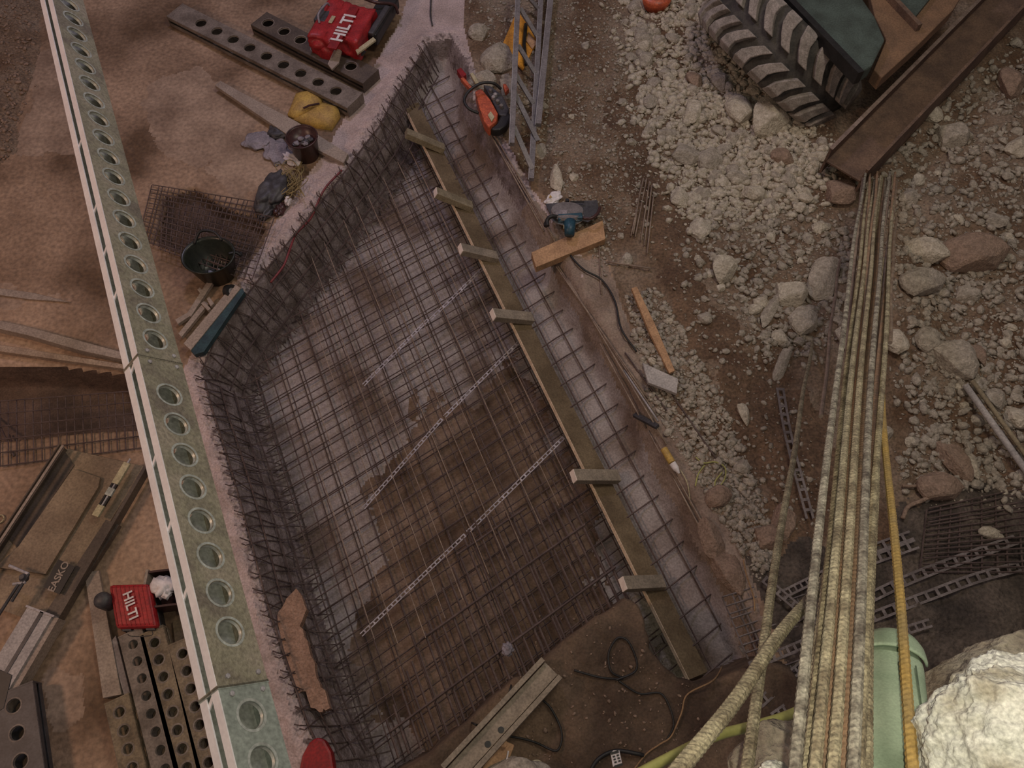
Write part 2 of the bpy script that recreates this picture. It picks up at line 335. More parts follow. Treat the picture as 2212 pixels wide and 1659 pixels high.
# ledge of broken rock below the camera
def crag(mb, c, rx, ry, rz, sub, seed, cuts=14, amp=.10, lo=.66):
    """a broken lump of rock: sphere cut by random planes, roughened at three scales"""
    vs, fs = ico(sub); rs = np.random.RandomState(seed); v = vs.copy()
    for _ in range(cuts):
        n_v = nrm(rs.normal(size=3)); dd = rs.uniform(lo, .95); e = v @ n_v - dd; v = v - np.outer(np.clip(e, 0, None) * .9, n_v)
    out = []
    for p, q in zip(vs, v):
        k = 1 + amp * mnoise.noise(Vector(p * 2.2 + seed)) + amp * .45 * mnoise.noise(Vector(p * 6.5 + seed)) + amp * .22 * mnoise.noise(Vector(p * 19 + seed)) + amp * .10 * mnoise.noise(Vector(p * 48 + seed))
        out.append(np.asarray(c) + q * k * np.array([rx, ry, rz]))
    mb.add(out, fs); return mb
mb = MB(); crag(mb, W(2330, 1600, 2.25), .47, .30, .22, 6, 4); crag(mb, W(2120, 1560, 2.30), .22, .20, .20, 5, 8); crag(mb, W(1730, 1745, 2.15), .20, .22, .16, 6, 12); crag(mb, W(1930, 1800, 2.2), .24, .22, .16, 5, 15)
crag(mb, W(1560, 1800, 2.3), .22, .14, .14, 5, 17)
build('ledge_face', mb, 'ledge', smooth=True, kind='structure')
mb = MB(); crag(mb, W(2275, 1665, 1.62), .262, .275, .20, 7, 23, amp=.13)
build('boulder', mb, 'rock_white', smooth=True, label='big pale flashlit boulder filling the near bottom right corner', cat='rock')
mb = MB(); crag(mb, W(1672, 1672, 1.95), .040, .030, .035, 5, 31, amp=.2)
build('rock', mb, 'rock_white', smooth=True, label='small white rock lump at the near bottom edge left of the bar bundle', cat='rock')

# ------------------------------------------------------------------ perforated soldier beams
def holed_plate(mb, o, d, e, L, wd, pitch, r, start, thick, mi=0, n=20, nd=None):
    """plate from o along d (length L) and e (width wd) with round holes; nd = normal to the second skin"""
    d = nrm(d); e = nrm(e); nd = nrm(np.cross(d, e)) if nd is None else nd
    k = 0; x = 0.0
    def solid(a, b):
        if b - a > 1e-4: mb.box(o + d * (a + b) / 2 + e * wd / 2, d * (b - a) / 2, e * wd / 2, nd * thick / 2, mi)
    xs = []; c = start
    while c + pitch / 2 < L: xs.append(c); c += pitch
    if not xs: solid(0, L); return
    solid(0, xs[0] - pitch / 2); solid(xs[-1] + pitch / 2, L)
    for cx in xs:
        c0 = o + d * cx + e * wd / 2; inner = []; outer = []
        for j in range(n):
            th = 2 * math.pi * (j + .5) / n; ct, st = math.cos(th), math.sin(th)
            inner.append((ct * r, st * r)); s_ = min((pitch / 2) / max(abs(ct), 1e-6), (wd / 2) / max(abs(st), 1e-6)); outer.append((ct * s_, st * s_))
        corners = [(pitch / 2, wd / 2), (-pitch / 2, wd / 2), (-pitch / 2, -wd / 2), (pitch / 2, -wd / 2)]
        for sgn in (1, -1):
            vs = [c0 + d * a + e * b + nd * thick / 2 * sgn for a, b in inner + outer + corners]; fs = []
            for j in range(n):
                q = (j + 1) % n; f = (j, n + j, n + q, q); fs.append(f if sgn > 0 else f[::-1])
                for ci, (ca, cb) in enumerate(corners):
                    a1, b1 = outer[j]; a2, b2 = outer[q]
                    if abs(abs(a1) - pitch / 2) < 1e-6 and abs(abs(b2) - wd / 2) < 1e-6 or abs(abs(b1) - wd / 2) < 1e-6 and abs(abs(a2) - pitch / 2) < 1e-6:
                        if ca * (a1 + a2) > 0 and cb * (b1 + b2) > 0:
                            g = (n + j, 2 * n + ci, n + q); fs.append(g if sgn > 0 else g[::-1])
            mb.add(vs, fs, mi)
        vs = [c0 + d * a + e * b + nd * thick / 2 for a, b in inner] + [c0 + d * a + e * b - nd * thick / 2 for a, b in inner]
        mb.add(vs, [(j, (j + 1) % n, (j + 1) % n + n, j + n) for j in range(n)], mi)
    return xs
def soldier(name, A, d, ew, eh, L, label, group, wm='strut_ground', fm='strut_ground', pitch=.17, r=.052, start=.12, w_=.124, h_=.225, rings=True, cat='steel beam', spacers=None, n=20, rm='ring_metal', off2=0.0, fw=.044):
    d = nrm(d); ew = nrm(ew); eh = nrm(eh); A = np.asarray(A, float)
    t = thing(name, A + d * L / 2 + ew * w_ / 2 + eh * h_ / 2, label, cat, group)
    for side in (0, 1):
        mb = MB(); xs = holed_plate(mb, A + ew * (w_ * side) + d * 0, d, eh, L, h_, pitch, r, start + off2 * side, .005, n=n)
        build('web', mb, wm if side == 0 or not off2 else 'ring_metal', t)
        if rings:
            mr = MB(); sg = 1 if side == 0 else -1
            for x in xs or []:
                c0 = A + ew * (w_ * side) + d * x + eh * h_ / 2; N = ew * sg
                for (r0, h0), (r1, h1) in (((r + .012, -.0035), (r + .002, -.0035)), ((r + .002, -.0035), (r - .003, .016))):
                    vs = []
                    for rr, hh in ((r0, h0), (r1, h1)):
                        for j in range(n):
                            th = 2 * math.pi * j / n; vs.append(c0 + N * hh + rr * (math.cos(th) * d + math.sin(th) * eh))
                    mr.add(vs, [(j, (j + 1) % n, (j + 1) % n + n, j + n) for j in range(n)])
            if mr.v: build('hole_rim', mr, rm, t, smooth=True)
        for e_ in (0, 1):
            mf = MB(); base = A + eh * (h_ * e_)
            c0 = fw / 2 if side == 0 else w_ - fw / 2
            mf.box(base + d * L / 2 + ew * c0, d * L / 2, ew * fw / 2, eh * .003)
            build('flange', mf, fm if e_ == 0 else wm, t)
    for x in (0, L):
        mb = MB(); mb.box(A + d * x + ew * w_ / 2 + eh * h_ / 2, d * .006, ew * (w_ / 2 + .004), eh * (h_ / 2 + .004)); build('end_plate', mb, wm, t)
    for x in (spacers or []):
        mb = MB(); p = A + d * x + eh * .006; mb.bar(p + ew * .035 + d * -.02, p + ew * (w_ - .035) + d * .02, .016, .006, up=eh); build('spacer', mb, fm, t)
    return t
SA = np.array([-2.97142857, 4.63509207, 3.07515791]); SB = np.array([-.99228111, .13797987, 3.28891205])
E1 = np.array([-.70029113, -.33807743, -.62872569]); E2 = np.array([.58961262, .22258042, -.77641157]); D0 = nrm(SB - SA)
def st_at(py):
    lo, hi = -3, 8
    for _ in range(40):
        m = (lo + hi) / 2; q = SA + D0 * m - np.array([0, 0, H]); yy = 829.5 - F * (q[1] * math.cos(TH) + q[2] * math.sin(TH)) / -(q[2] * math.cos(TH) - q[1] * math.sin(TH))
        if yy < py: lo = m
        else: hi = m
    return lo
j0, j1, j2, j3 = -1.4, st_at(768), st_at(1487), 6.2
K = 4.742   # a hole centre
def first_hole(j): 
    c = (K - j) % .1715; return c if c > .09 else c + .1715
for a, b, lab, wmn in ((j0, j1, 'long perforated steel strut above the floor, farthest length with muddy web', 'strut_web'), (j1, j2, 'long perforated steel strut above the floor, middle length with tan web', 'strut_web'),
                       (j2, j3, 'long perforated steel strut above the floor, nearest length with greenish web', 'strut_web_green')):
    sp = [st_at(y) - a for y in (290, 430, 522, 617, 775, 975, 1117, 1263, 1500)]; sp = [x for x in sp if 0 < x < b - a]
    t = soldier('soldier_beam', SA + D0 * a, D0, E1, E2, b - a - .004, lab, 'lengths of the raised strut', wmn, 'lit_flange', .1715, .054, first_hole(a), spacers=sp, n=28, off2=.046)
    for x in (.03, b - a - .04):
        for eh_ in (.05, .19):
            mb = MB(); c = SA + D0 * (a + x) + E2 * eh_; mb.lathe(c, [(.011, -.002), (.011, .010), (.006, .013)], 6, -E1); build('bolt', mb, 'galv', t)
# beams stacked on the floor
def soldier_px(pa, pb, label, group, z=.14, h_=.225, rm='strut_ground', **k):     # pa, pb = web centre line ends seen in the photo
    a = P(*pa, z); b = P(*pb, z); d = nrm(b - a); s_ = nrm(np.cross(d, UP)); return soldier('soldier_beam', a + s_ * h_ / 2, d, -UP, -s_, np.linalg.norm(b - a), label, group, h_=h_, rm=rm, **k)
soldier_px((378, 22), (766, 217), 'grey perforated steel beam on the floor left of the upper red tool case', 'perforated beams on the floor', start=.42, pitch=.255, r=.066, h_=.27)
soldier_px((560, 40), (800, 165), 'dark perforated steel beam half hidden under the upper red tool case', 'perforated beams on the floor', z=.135, start=.14, pitch=.255, r=.066, h_=.27, wm='form_dark', fm='form_dark')
FB = [((281, 1366), (372, 1720), 'perforated beam below the lower red tool case, paler left one'), ((327, 1362), (420, 1720), 'perforated beam below the lower red tool case, second from its left'),
      ((388, 1385), (468, 1720), 'perforated beam in the floor stack nearest the raised strut'), ((252, 1510), (300, 1720), 'short olive perforated beam at the left of the floor stack')]
for i, (a, b, lab) in enumerate(FB):
    soldier_px(a, b, lab, 'perforated beams on the floor', wm='strut_ground_warm' if i >= 1 else 'strut_ground', fm='strut_ground', start=.10, w_=.124, z=.17, h_=.175, r=.036, pitch=.136)
soldier_px((25, 1490), (55, 1730), 'dark perforated beam in the bottom left corner', 'perforated beams on the floor', z=.20, wm='grey_dark', fm='galv', start=.12, r=.05, h_=.30, pitch=.2)
# ------------------------------------------------------------------ rebar
def seg_inside(a, b, test, n=700):
    t = np.linspace(0, 1, n); X = a[0] + (b[0] - a[0]) * t; Y = a[1] + (b[1] - a[1]) * t; ok = test(X, Y)
    best = None; i = 0
    while i < n:
        if ok[i]:
            j = i
            while j + 1 < n and ok[j + 1]: j += 1
            if best is None or j - i > best[1] - best[0]: best = (i, j)
            i = j + 1
        else: i += 1
    if best is None or best[1] - best[0] < 6: return None
    return (X[best[0]], Y[best[0]]), (X[best[1]], Y[best[1]])
z0 = -.55
pu = nrm((P(1487, 1465, z0) - P(858, 196, z0))[:2]); pv = nrm((P(1330, 975, z0) - P(1170, 1085, z0))[:2])
origin = P(1150, 900, z0)[:2]
def mat_bars(label, z, su, sv, m, r, test, jit=.012, ou=0.0, ov=0.0, n=5, group='rebar mats in the pit'):
    c = origin; t = thing('rebar_mat', (c[0], c[1], z), label, 'rebar', group)
    for (dr, acr, sp, dz, off) in ((pu, pv, sv, 0.0, ov), (pv, pu, su, r * 2, ou)):
        for k in range(-60, 60):
            if sp is None: continue
            o = c + acr * (k * sp + off + random.uniform(-jit, jit)); q = random.uniform(-.006, .006)
            d = dr + acr * q; s_ = seg_inside(o - d * 7, o + d * 7, test)
            if s_ is None: continue
            (x0, y0), (x1, y1) = s_; path = [(x0 + (x1 - x0) * u, y0 + (y1 - y0) * u, z + dz + .006 * math.sin(u * 9 + k)) for u in (0, .2, .4, .6, .8, 1)]
            mb = MB(); mb.tube(path, r, n); build('rebar', mb, m, t)
    return t
line_a = P(858, 196, z0)[:2]; nrmv = np.array([pu[1], -pu[0]])
if np.dot(nrmv, pv) < 0: nrmv = -nrmv
side = lambda X, Y: (X - line_a[0]) * nrmv[0] + (Y - line_a[1]) * nrmv[1]
mat_bars('lower rebar mat on the concrete blinding across the whole pit', -.565, .235, .20, 'rebar', .0065, lambda X, Y: (sdf(PIT, X, Y) < -.24) & (side(X, Y) < .02))
mat_bars('open rebar mat on the pale concrete strip right of the long plank', -.30, .235, .20, 'rebar', .0075, lambda X, Y: (sdf(PIT, X, Y) < -.03) & (side(X, Y) > .03) & (sdf(BANK, X, Y) > -.05))
mat_bars('upper denser rebar mat left of the long plank', -.42, .15, .155, 'rebar', .0060, lambda X, Y: (sdf(PIT, X, Y) < -.30) & (side(X, Y) < -.06), ou=.07, ov=.05)
REG = poly([(1020, 1120), (1230, 1080), (1400, 1330), (1080, 1560), (860, 1640), (830, 1560)], -.3)
mat_bars('short thick dark bars over the pit end beside the mud bank', -.30, .42, .085, 'rebar', .011, lambda X, Y: (sdf(REG, X, Y) < 0) & (sdf(BANK, X, Y) > -.05) & (side(X, Y) < -.1), jit=.03)
TOPR = poly([(660, 560), (900, 300), (1010, 500), (1200, 880), (1240, 1060), (900, 1400), (780, 1380), (700, 1100)], -.25)
mat_bars('widely spaced bars above the middle of the pit with caught light painted in', -.26, None, .21, 'rebar_light', .0042, lambda X, Y: (sdf(TOPR, X, Y) < 0) & (side(X, Y) < -.12), jit=.05)  # paler bar colour stands in for light on these bars
# cages of bent starter bars along the two left walls
def walk(pg, i0, i1, step):
    pts = []; seq = [pg[i % len(pg)] for i in range(i0, i1 + 1)]; acc = 0
    for a, b in zip(seq[:-1], seq[1:]):
        L = np.linalg.norm(b - a); s_ = acc
        while s_ < L: pts.append((a + (b - a) * s_ / L, nrm(b - a))); s_ += step
        acc = s_ - L
    return pts
cen = PIT.mean(0)
def cage(label, i0, i1, step, zin, skip=lambda p: False, top=.07):
    W_ = walk(PIT, i0, i1, step); p0 = W_[len(W_) // 2][0]; t = thing('rebar_cage', (p0[0], p0[1], -.5), label, 'rebar', 'starter bar cages along the pit walls'); k = 0
    for p, tn in W_:
        nn = np.array([-tn[1], tn[0]])
        if np.dot(cen - p, nn) < 0: nn = -nn
        if skip(p): continue
        k += 1; ln = random.uniform(-.05, .05) + (.10 if k % 2 else -.10)
        a = np.array([*(p + nn * random.uniform(-.02, .03) + tn * ln * .6), top + random.uniform(-.02, .05)]); b = np.array([*(p + nn * .10), -.10]); c = np.array([*(p + nn * .20 - tn * ln * .3), -.36]); d = np.array([*(p + nn * zin - tn * ln), -.52])
        h_ = a + np.array([*(nn * -.03 + tn * .03), -.01])
        mb = MB(); mb.tube([h_, a, b, c, d], .0055, 5); build('rebar', mb, 'rebar', t)
    for off, z in ((.03, .03), (.12, -.12), (.20, -.28), (.27, -.42)):
        path = []
        for p, tn in W_[::5]:
            nn = np.array([-tn[1], tn[0]]); nn = nn if np.dot(cen - p, nn) > 0 else -nn; q = p + nn * off; path.append((q[0], q[1], z + random.uniform(-.01, .01)))
        mb = MB(); mb.tube(path, .008, 5); build('tie_bar', mb, 'rebar', t)
n_ = len(PIT)
cage('bristling starter bars along the far left pit wall beside the pale concrete edge', 0, 7, .085, .40)
cage('bristling starter bars along the near left pit wall beside the raised strut', n_ - 7, n_, .070, .42)
# bars lying along the right pit edge
def loose(px0, px1, z, r, m, label, group=None, n=6, name='rebar', sag=0):
    a = G(*px0, z); b = G(*px1, z); mid = (a + b) / 2 + UP * sag
    mb = MB(); mb.tube([a, a * .75 + b * .25 + UP * sag * .7, mid, a * .25 + b * .75 + UP * sag * .7, b], r, n); return build(name, mb, m, label=label, cat='rebar', group=group, smooth=True)
EDGE = [((1028, 232), (1175, 500)), ((1040, 240), (1190, 505)), ((1052, 262), (1200, 520)), ((1066, 300), (1210, 540)), ((1190, 560), (1400, 860)), ((1205, 575), (1420, 900)), ((1225, 600), (1440, 960)), ((1296, 742), (1395, 925)), ((1400, 930), (1560, 1230)), ((1415, 945), (1590, 1260))]
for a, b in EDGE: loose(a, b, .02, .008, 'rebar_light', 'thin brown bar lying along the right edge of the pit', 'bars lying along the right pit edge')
for a, b in [((1390, 385), (1363, 510)), ((1397, 385), (1372, 512)), ((1403, 392), (1385, 520)), ((1408, 400), (1392, 530)), ((1412, 420), (1398, 548)), ((1385, 400), (1368, 505))]:
    loose(a, b, .03, .008, 'rebar_light', 'bar in the small sheaf on the soil right of the circular saw', 'small sheaf of bars right of the saw')
loose((1294, 530), (1299, 635), .02, .007, 'rebar_light', 'thin bar on the soil just below the saw timber')
loose((1310, 565), (1405, 580), .03, .010, 'rebar_light', 'short level bar on rubble right of the saw timber')
loose((1350, 762), (1450, 900), .02, .008, 'rebar', 'dark bar passing under the grey board end')
loose((1450, 850), (1560, 1010), .02, .008, 'rebar', 'dark bar on the gravel below the grey board')
loose((2085, 832), (2240, 1050), .08, .03, 'timber_grey', 'muddy steel bar pair end on rubble at the right edge')
loose((2100, 822), (2250, 1030), .08, .022, 'timber_olive', 'thinner muddy bar beside the bar pair at the right edge')
for a, b in [((20, 940), (95, 1180)), ((-10, 900), (30, 985))]: loose(a, b, .03, .010, 'rebar', 'dark bar on the brown floor at the far left', 'dark bars at the far left')
# mesh sheets
def mesh_sheet(q, nu, nv, r, m, label, zlift=.03, jit=.0):
    c = [G(*p, zlift) if len(p) == 2 else P(*p) for p in q]; t = thing('mesh_sheet', sum(c) / 4, label, 'rebar mesh', 'rebar mesh sheets')
    for k in range(nu + 1):
        u = k / nu + random.uniform(-jit, jit); a = c[0] * (1 - u) + c[1] * u; b = c[3] * (1 - u) + c[2] * u; mb = MB(); mb.tube([a, b], r, 5); build('rebar', mb, m, t)
    for k in range(nv + 1):
        u = k / nv + random.uniform(-jit, jit); a = c[0] * (1 - u) + c[3] * u; b = c[1] * (1 - u) + c[2] * u; mb = MB(); mb.tube([a + UP * r * 1.6, b + UP * r * 1.6], r, 5); build('rebar', mb, m, t)
    return t
mesh_sheet([(0, 868, .02), (300, 845, .02), (308, 968, .02), (0, 1008, .02)], 17, 5, .006, 'rebar', 'mesh sheet over the dark trench left of the raised strut')
mesh_sheet([(330, 400, .02), (575, 440, .08), (520, 590, .08), (300, 520, .02)], 20, 12, .0055, 'rebar', 'mesh sheet stacked on the floor above the black rubber bucket', jit=.012)
mesh_sheet([(350, 420, .09), (590, 470, .12), (540, 610, .12), (345, 540, .09)], 17, 10, .0055, 'rebar', 'upper mesh sheet overhanging the pale edge above the rubber bucket', jit=.012)
mesh_sheet([(2005, 1100, .05), (2240, 1050, .05), (2260, 1240, .05), (1990, 1240, .05)], 10, 14, .007, 'rebar', 'dark mesh sheet on the ground at the right frame edge', jit=.02)
mesh_sheet([(1560, 1290, .02), (1720, 1240, .02), (1800, 1420, .02), (1640, 1480, .02)], 9, 11, .007, 'slot_steel', 'dusty mesh sheet left of the near bar bundle', jit=.02)
# spacer ladders and slotted strips
def strip(name, pts, wd, nh, th, m, label, group, rows=1, z=None, cat='steel strip', hole=.6, lift=.03):
    pp = [P(x, y, z) if z is not None else G(x, y, lift) for x, y in pts]
    path = pp if len(pp) == 2 else spline(pp, 8)
    L = [0]
    for a, b in zip(path[:-1], path[1:]): L.append(L[-1] + np.linalg.norm(b - a))
    def at(s_):
        s_ = min(max(s_, 0), L[-1] - 1e-6); i = np.searchsorted(L, s_, side='right') - 1; i = min(i, len(path) - 2); u = (s_ - L[i]) / (L[i + 1] - L[i]); return path[i] * (1 - u) + path[i + 1] * u
    mb = MB(); N = nh; pit_ = L[-1] / N; rw = wd / rows; rail = rw * (1 - hole) / 2
    for i in range(N):
        a = at(i * pit_); b = at((i + 1) * pit_); d = nrm(b - a); s_ = nrm(np.cross(d, UP))
        for r_ in range(rows):
            o = s_ * ((r_ + .5) * rw - wd / 2)
            for sg in (-1, 1): mb.bar(a + o + s_ * sg * (rw - rail) / 2, b + o + s_ * sg * (rw - rail) / 2, rail, th)
            mb.bar(a + o - s_ * rw / 2 + d * pit_ * .14, a + o + s_ * rw / 2 + d * pit_ * .14, pit_ * .28, th * .98)
    return build(name, mb, m, label=label, cat=cat, group=group)
SP = 'rebar spacer strips in the pit'
strip('spacer_strip', [(1045, 578), (930, 690)], .034, 12, .006, 'spacer_galv', 'galvanised spacer strip below the plank, uppermost in the pit', SP, z=-.36, hole=.5)
strip('spacer_strip', [(925, 690), (785, 832)], .034, 16, .006, 'spacer_galv', 'galvanised spacer strip continuing the uppermost one down left', SP, z=-.36, hole=.5)
strip('spacer_strip', [(1125, 735), (960, 900)], .034, 18, .006, 'spacer_galv', 'galvanised spacer strip in the middle row, upper length', SP, z=-.36, hole=.5)
strip('spacer_strip', [(955, 905), (785, 1098)], .034, 20, .006, 'spacer_galv', 'galvanised spacer strip in the middle row, lower length', SP, z=-.36, hole=.5)
strip('spacer_strip', [(1218, 945), (1010, 1150)], .036, 22, .006, 'spacer_galv', 'bright galvanised spacer strip in the lowest row, upper length', SP, z=-.36, hole=.5)
strip('spacer_strip', [(1005, 1155), (780, 1372)], .036, 24, .006, 'spacer_galv', 'bright galvanised spacer strip in the lowest row, lower length', SP, z=-.36, hole=.5)
SL = 'slotted steel strips at the lower right'
strip('slotted_strip', [(1860, 1300), (1990, 1240), (2195, 1165)], .085, 15, .006, 'slot_steel', 'slotted steel strip right of the near bars, upper long one', SL, hole=.55)
strip('slotted_strip', [(1860, 1342), (2010, 1285), (2120, 1245), (2240, 1215)], .085, 17, .006, 'slot_steel', 'slotted steel strip right of the near bars, lower long one', SL, hole=.55)
strip('slotted_strip', [(1850, 1210), (1975, 1165)], .16, 6, .006, 'slot_steel', 'wide double-row slotted strip end behind the rightmost near bars', SL, rows=2, hole=.55)
strip('slotted_strip', [(1685, 838), (1705, 950), (1750, 1120)], .075, 14, .006, 'slot_steel', 'slotted steel strip standing out alone on brown soil left of the bundle', SL, hole=.45)
for a, b, lab in (((1600, 1405), (1745, 1320), 'slotted strip under the crossing diagonal bar, upper'), ((1650, 1250), (1790, 1370), 'slotted strip running down right behind the near bars'), ((1680, 1290), (1790, 1235), 'slotted strip meeting the bundle at its left side'),
                  ((1620, 1440), (1760, 1380), 'slotted strip under the crossing diagonal bar, middle'), ((1640, 1520), (1740, 1430), 'slotted strip just left of the bundle above the yellow hose'), ((1670, 1550), (1770, 1480), 'lowest slotted strip left of the bundle'),
                  ((1860, 1392), (2010, 1345), 'short slotted strip below the two long ones')):
    strip('slotted_strip', [a, b], .07, 9, .006, 'slot_steel', lab, SL, hole=.5, lift=.05)
# ------------------------------------------------------------------ long plank with blocks
zt = -.20
a = P(858, 196, zt); b = P(1489, 1468, zt); d = nrm(b - a); s_ = nrm(np.cross(d, UP)); s_ = s_ if s_[0] > 0 else -s_
t = thing('plank', (a + b) / 2 - UP * .03, 'long brown timber plank running across the pit with blocks on it', 'timber')
sx_ = nrm(s_ * math.cos(.45) - UP * math.sin(.45)); ux_ = nrm(np.cross(sx_, d)); ux_ = ux_ if ux_[2] > 0 else -ux_
mb = MB(); wq = .21; mb.box((a + b) / 2 + sx_ * wq / 2 - ux_ * .018, (b - a) / 2, sx_ * wq / 2, ux_ * .018); build('board', mb, 'ply', t)
mb = MB(); mb.box((a + b) / 2 - sx_ * .002 - ux_ * .018, (b - a) / 2, sx_ * .002, ux_ * .018); build('edge', mb, 'lit_ply_edge', t, label='plank edge with side light painted in')
BL = [((875, 288), (958, 322), 'timber_olive', 'brace over the plank, farthest one'), ((938, 416), (1018, 447), 'timber_olive', 'brace over the plank, second from the far end'), ((992, 538), (1072, 556), 'timber_dusty', 'brace over the plank, level with the orange saw timber'),
      ((1062, 680), (1148, 688), 'timber_dusty', 'brace over the plank, near its middle'), ((1236, 1029), (1334, 1030), 'timber_dusty', 'broad grey brace over the plank, second nearest'), ((1343, 1262), (1430, 1258), 'timber_dusty', 'brace over the plank, nearest the mud bank')]
for i, (pa, pb, m, lab) in enumerate(BL):
    A_ = P(pa[0] + 3, pa[1], -.02); B_ = P(*pb, -.26); dd = nrm(B_ - A_); wd_ = d - dd * np.dot(d, dd); wd_ = nrm(wd_); th_ = np.cross(wd_, dd)
    t = thing('timber_brace', (A_ + B_) / 2 - UP * .06, 'pale-ended timber ' + lab, 'timber', 'braces across the plank')
    mb = MB(); mb.box((A_ + B_) / 2, (B_ - A_) / 2, wd_ * .058, th_ * .034); build('body', mb, m, t, bevel=.004)
    mb = MB(); mb.box(A_ - dd * .003, dd * .003, wd_ * .055, th_ * .031); build('end_grain', mb, 'timber_end' if i > 0 else 'timber_olive', t)
# ------------------------------------------------------------------ boards and timbers on the ground
def board(pxs, lift, thick, m, label, cat='timber', name='timber_board', group=None, bev=.003):
    pts = [G(x, y, lift) for x, y in pxs]; z = max(p[2] for p in pts); pts = [P(x, y, z) for x, y in pxs]
    mb = MB(); mb.slab(pts, thick); return build(name, mb, m, label=label, cat=cat, group=group, bevel=bev)
board([(1148, 545), (1302, 476), (1308, 516), (1158, 577)], .10, .09, 'timber_orange', 'fresh orange timber offcut under the circular saw', name='timber_block')
board([(1364, 622), (1376, 619), (1415, 700), (1458, 800), (1446, 806), (1402, 715)], .06, .04, 'timber_orange', 'narrow orange batten on rubble right of the pit')
board([(1388, 783), (1465, 818), (1462, 850), (1400, 826), (1394, 806)], .09, .04, 'timber_grey', 'short grey weathered board end over rubble')
board([(464, 184), (476, 174), (545, 212), (640, 262), (752, 332), (742, 352), (620, 290), (540, 236)], .05, .05, 'form_pale', 'long pale muddy board with broken end left of the yellow sack', name='timber_plank')
board([(182, 1236), (213, 1232), (262, 1500), (222, 1508)], .06, .045, 'form_pale', 'pale board standing up the left of the lower red tool case', name='timber_plank')
board([(236, 1390), (250, 1372), (282, 1500), (268, 1504)], .05, .05, 'ladder', 'thin grey channel between pale board and perforated beams', name='steel_channel', cat='steel channel')
board([(-20, 688), (60, 706), (180, 738), (290, 768), (290, 782), (170, 756), (60, 724), (-20, 706)], .10, .10, 'form_pale', 'muddy pale timber across the floor above the dark trench', name='timber_beam')
board([(-20, 742), (290, 790), (290, 800), (-20, 756)], .06, .06, 'timber', 'thin dark timber at the trench edge left of the strut', name='timber_beam')
board([(-20, 620), (70, 632), (150, 652), (62, 646), (-20, 634)], .02, .02, 'form_pale', 'thin mud-covered board at the left edge above the pale timber')
board([(396, 742), (505, 612), (520, 622), (412, 756)], .08, .05, 'form_pale', 'long pale board beside the pit edge below the rubber bucket', name='timber_plank')
board([(412, 758), (522, 622), (528, 630), (440, 760), (420, 766)], .07, .06, 'teal', 'dark blue-green channel beside the pale board near the pit edge', name='steel_channel', cat='steel channel')
for pxs, lab in (([(404, 676), (450, 604), (460, 610), (412, 684)], 'narrow offcut in the wood pile, standing leftmost'), ([(426, 625), (432, 620), (444, 636), (438, 641)], 'short block nailed across the leftmost offcut'),
                 ([(434, 655), (440, 650), (455, 666), (449, 671)], 'small offcut lying between the wood pile boards'), ([(446, 645), (452, 640), (462, 655), (455, 662)], 'white small offcut touching the long pale board'),
                 ([(385, 720), (442, 650), (450, 656), (392, 728)], 'offcut alongside the long pale board in the wood pile'), ([(378, 690), (410, 672), (414, 680), (384, 700)], 'short offcut at the far left of the wood pile')):
    board(pxs, .07, .04, 'form_pale', lab, group='wood pile offcuts')
for i, (x, y, w_, h_) in enumerate([(560, 1650, 30, 6)]): pass
# sheet pieces near the lower left corner (formwork panel)
def panel():
    q = [(139, 968), (312, 1008), (96, 1352), (-70, 1290)]; z = .16
    c = [P(x, y, z - .12) for x, y in q]; t = thing('formwork_panel', sum(c) / 4, 'large steel formwork tray with inner board lying at the lower left', 'formwork panel')
    mb = MB(); mb.slab([P(x, y, .04) for x, y in q], .04); build('base_plate', mb, 'form_steel', t)
    mb = MB(); mb.bar(P(137, 966, .10), P(-75, 1290, .10), .012, .14); mb.bar(P(137, 966, .175), P(-75, 1290, .175), .03, .012); build('side_flange', mb, 'form_dark', t)
    mb = MB(); mb.bar(P(136, 962, .186), P(-76, 1286, .186), .022, .006); build('flange_lip', mb, 'form_pale', t)
    mb = MB(); mb.slab([P(x, y, .075) for x, y in [(158, 1012), (216, 1032), (212, 1052), (98, 1240), (-10, 1225), (40, 1180)]], .03); build('inner_board', mb, 'form_steel', t, label='pale plywood infill')
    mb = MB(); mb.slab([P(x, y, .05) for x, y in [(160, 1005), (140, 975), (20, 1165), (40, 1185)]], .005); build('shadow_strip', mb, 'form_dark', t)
    mb = MB(); mb.bar(P(246, 1130, .07), P(108, 1345, .07), .13, .05); build('channel', mb, 'form_dark', t, label='dark side channel')
    mb = MB(); mb.bar(P(318, 1012, .09), P(118, 1356, .09), .03, .09); build('outer_flange', mb, 'form_dark', t)
    mb = MB(); q = [P(x, y, .135) for x, y in [(126, 1208), (162, 1224), (128, 1284), (94, 1268)]]; mb.slab(q, .008); s_ = build('name_plate', mb, 'black', t)
    cc = sum(q) / 4 + UP * .003; xd = (q[0] + q[1]) / 2 - (q[2] + q[3]) / 2; yd = (q[0] + q[3]) / 2 - (q[1] + q[2]) / 2
    text('lettering', 'EASKO', .080, cc, xd, yd, 'form_pale', s_)
    return t
panel()
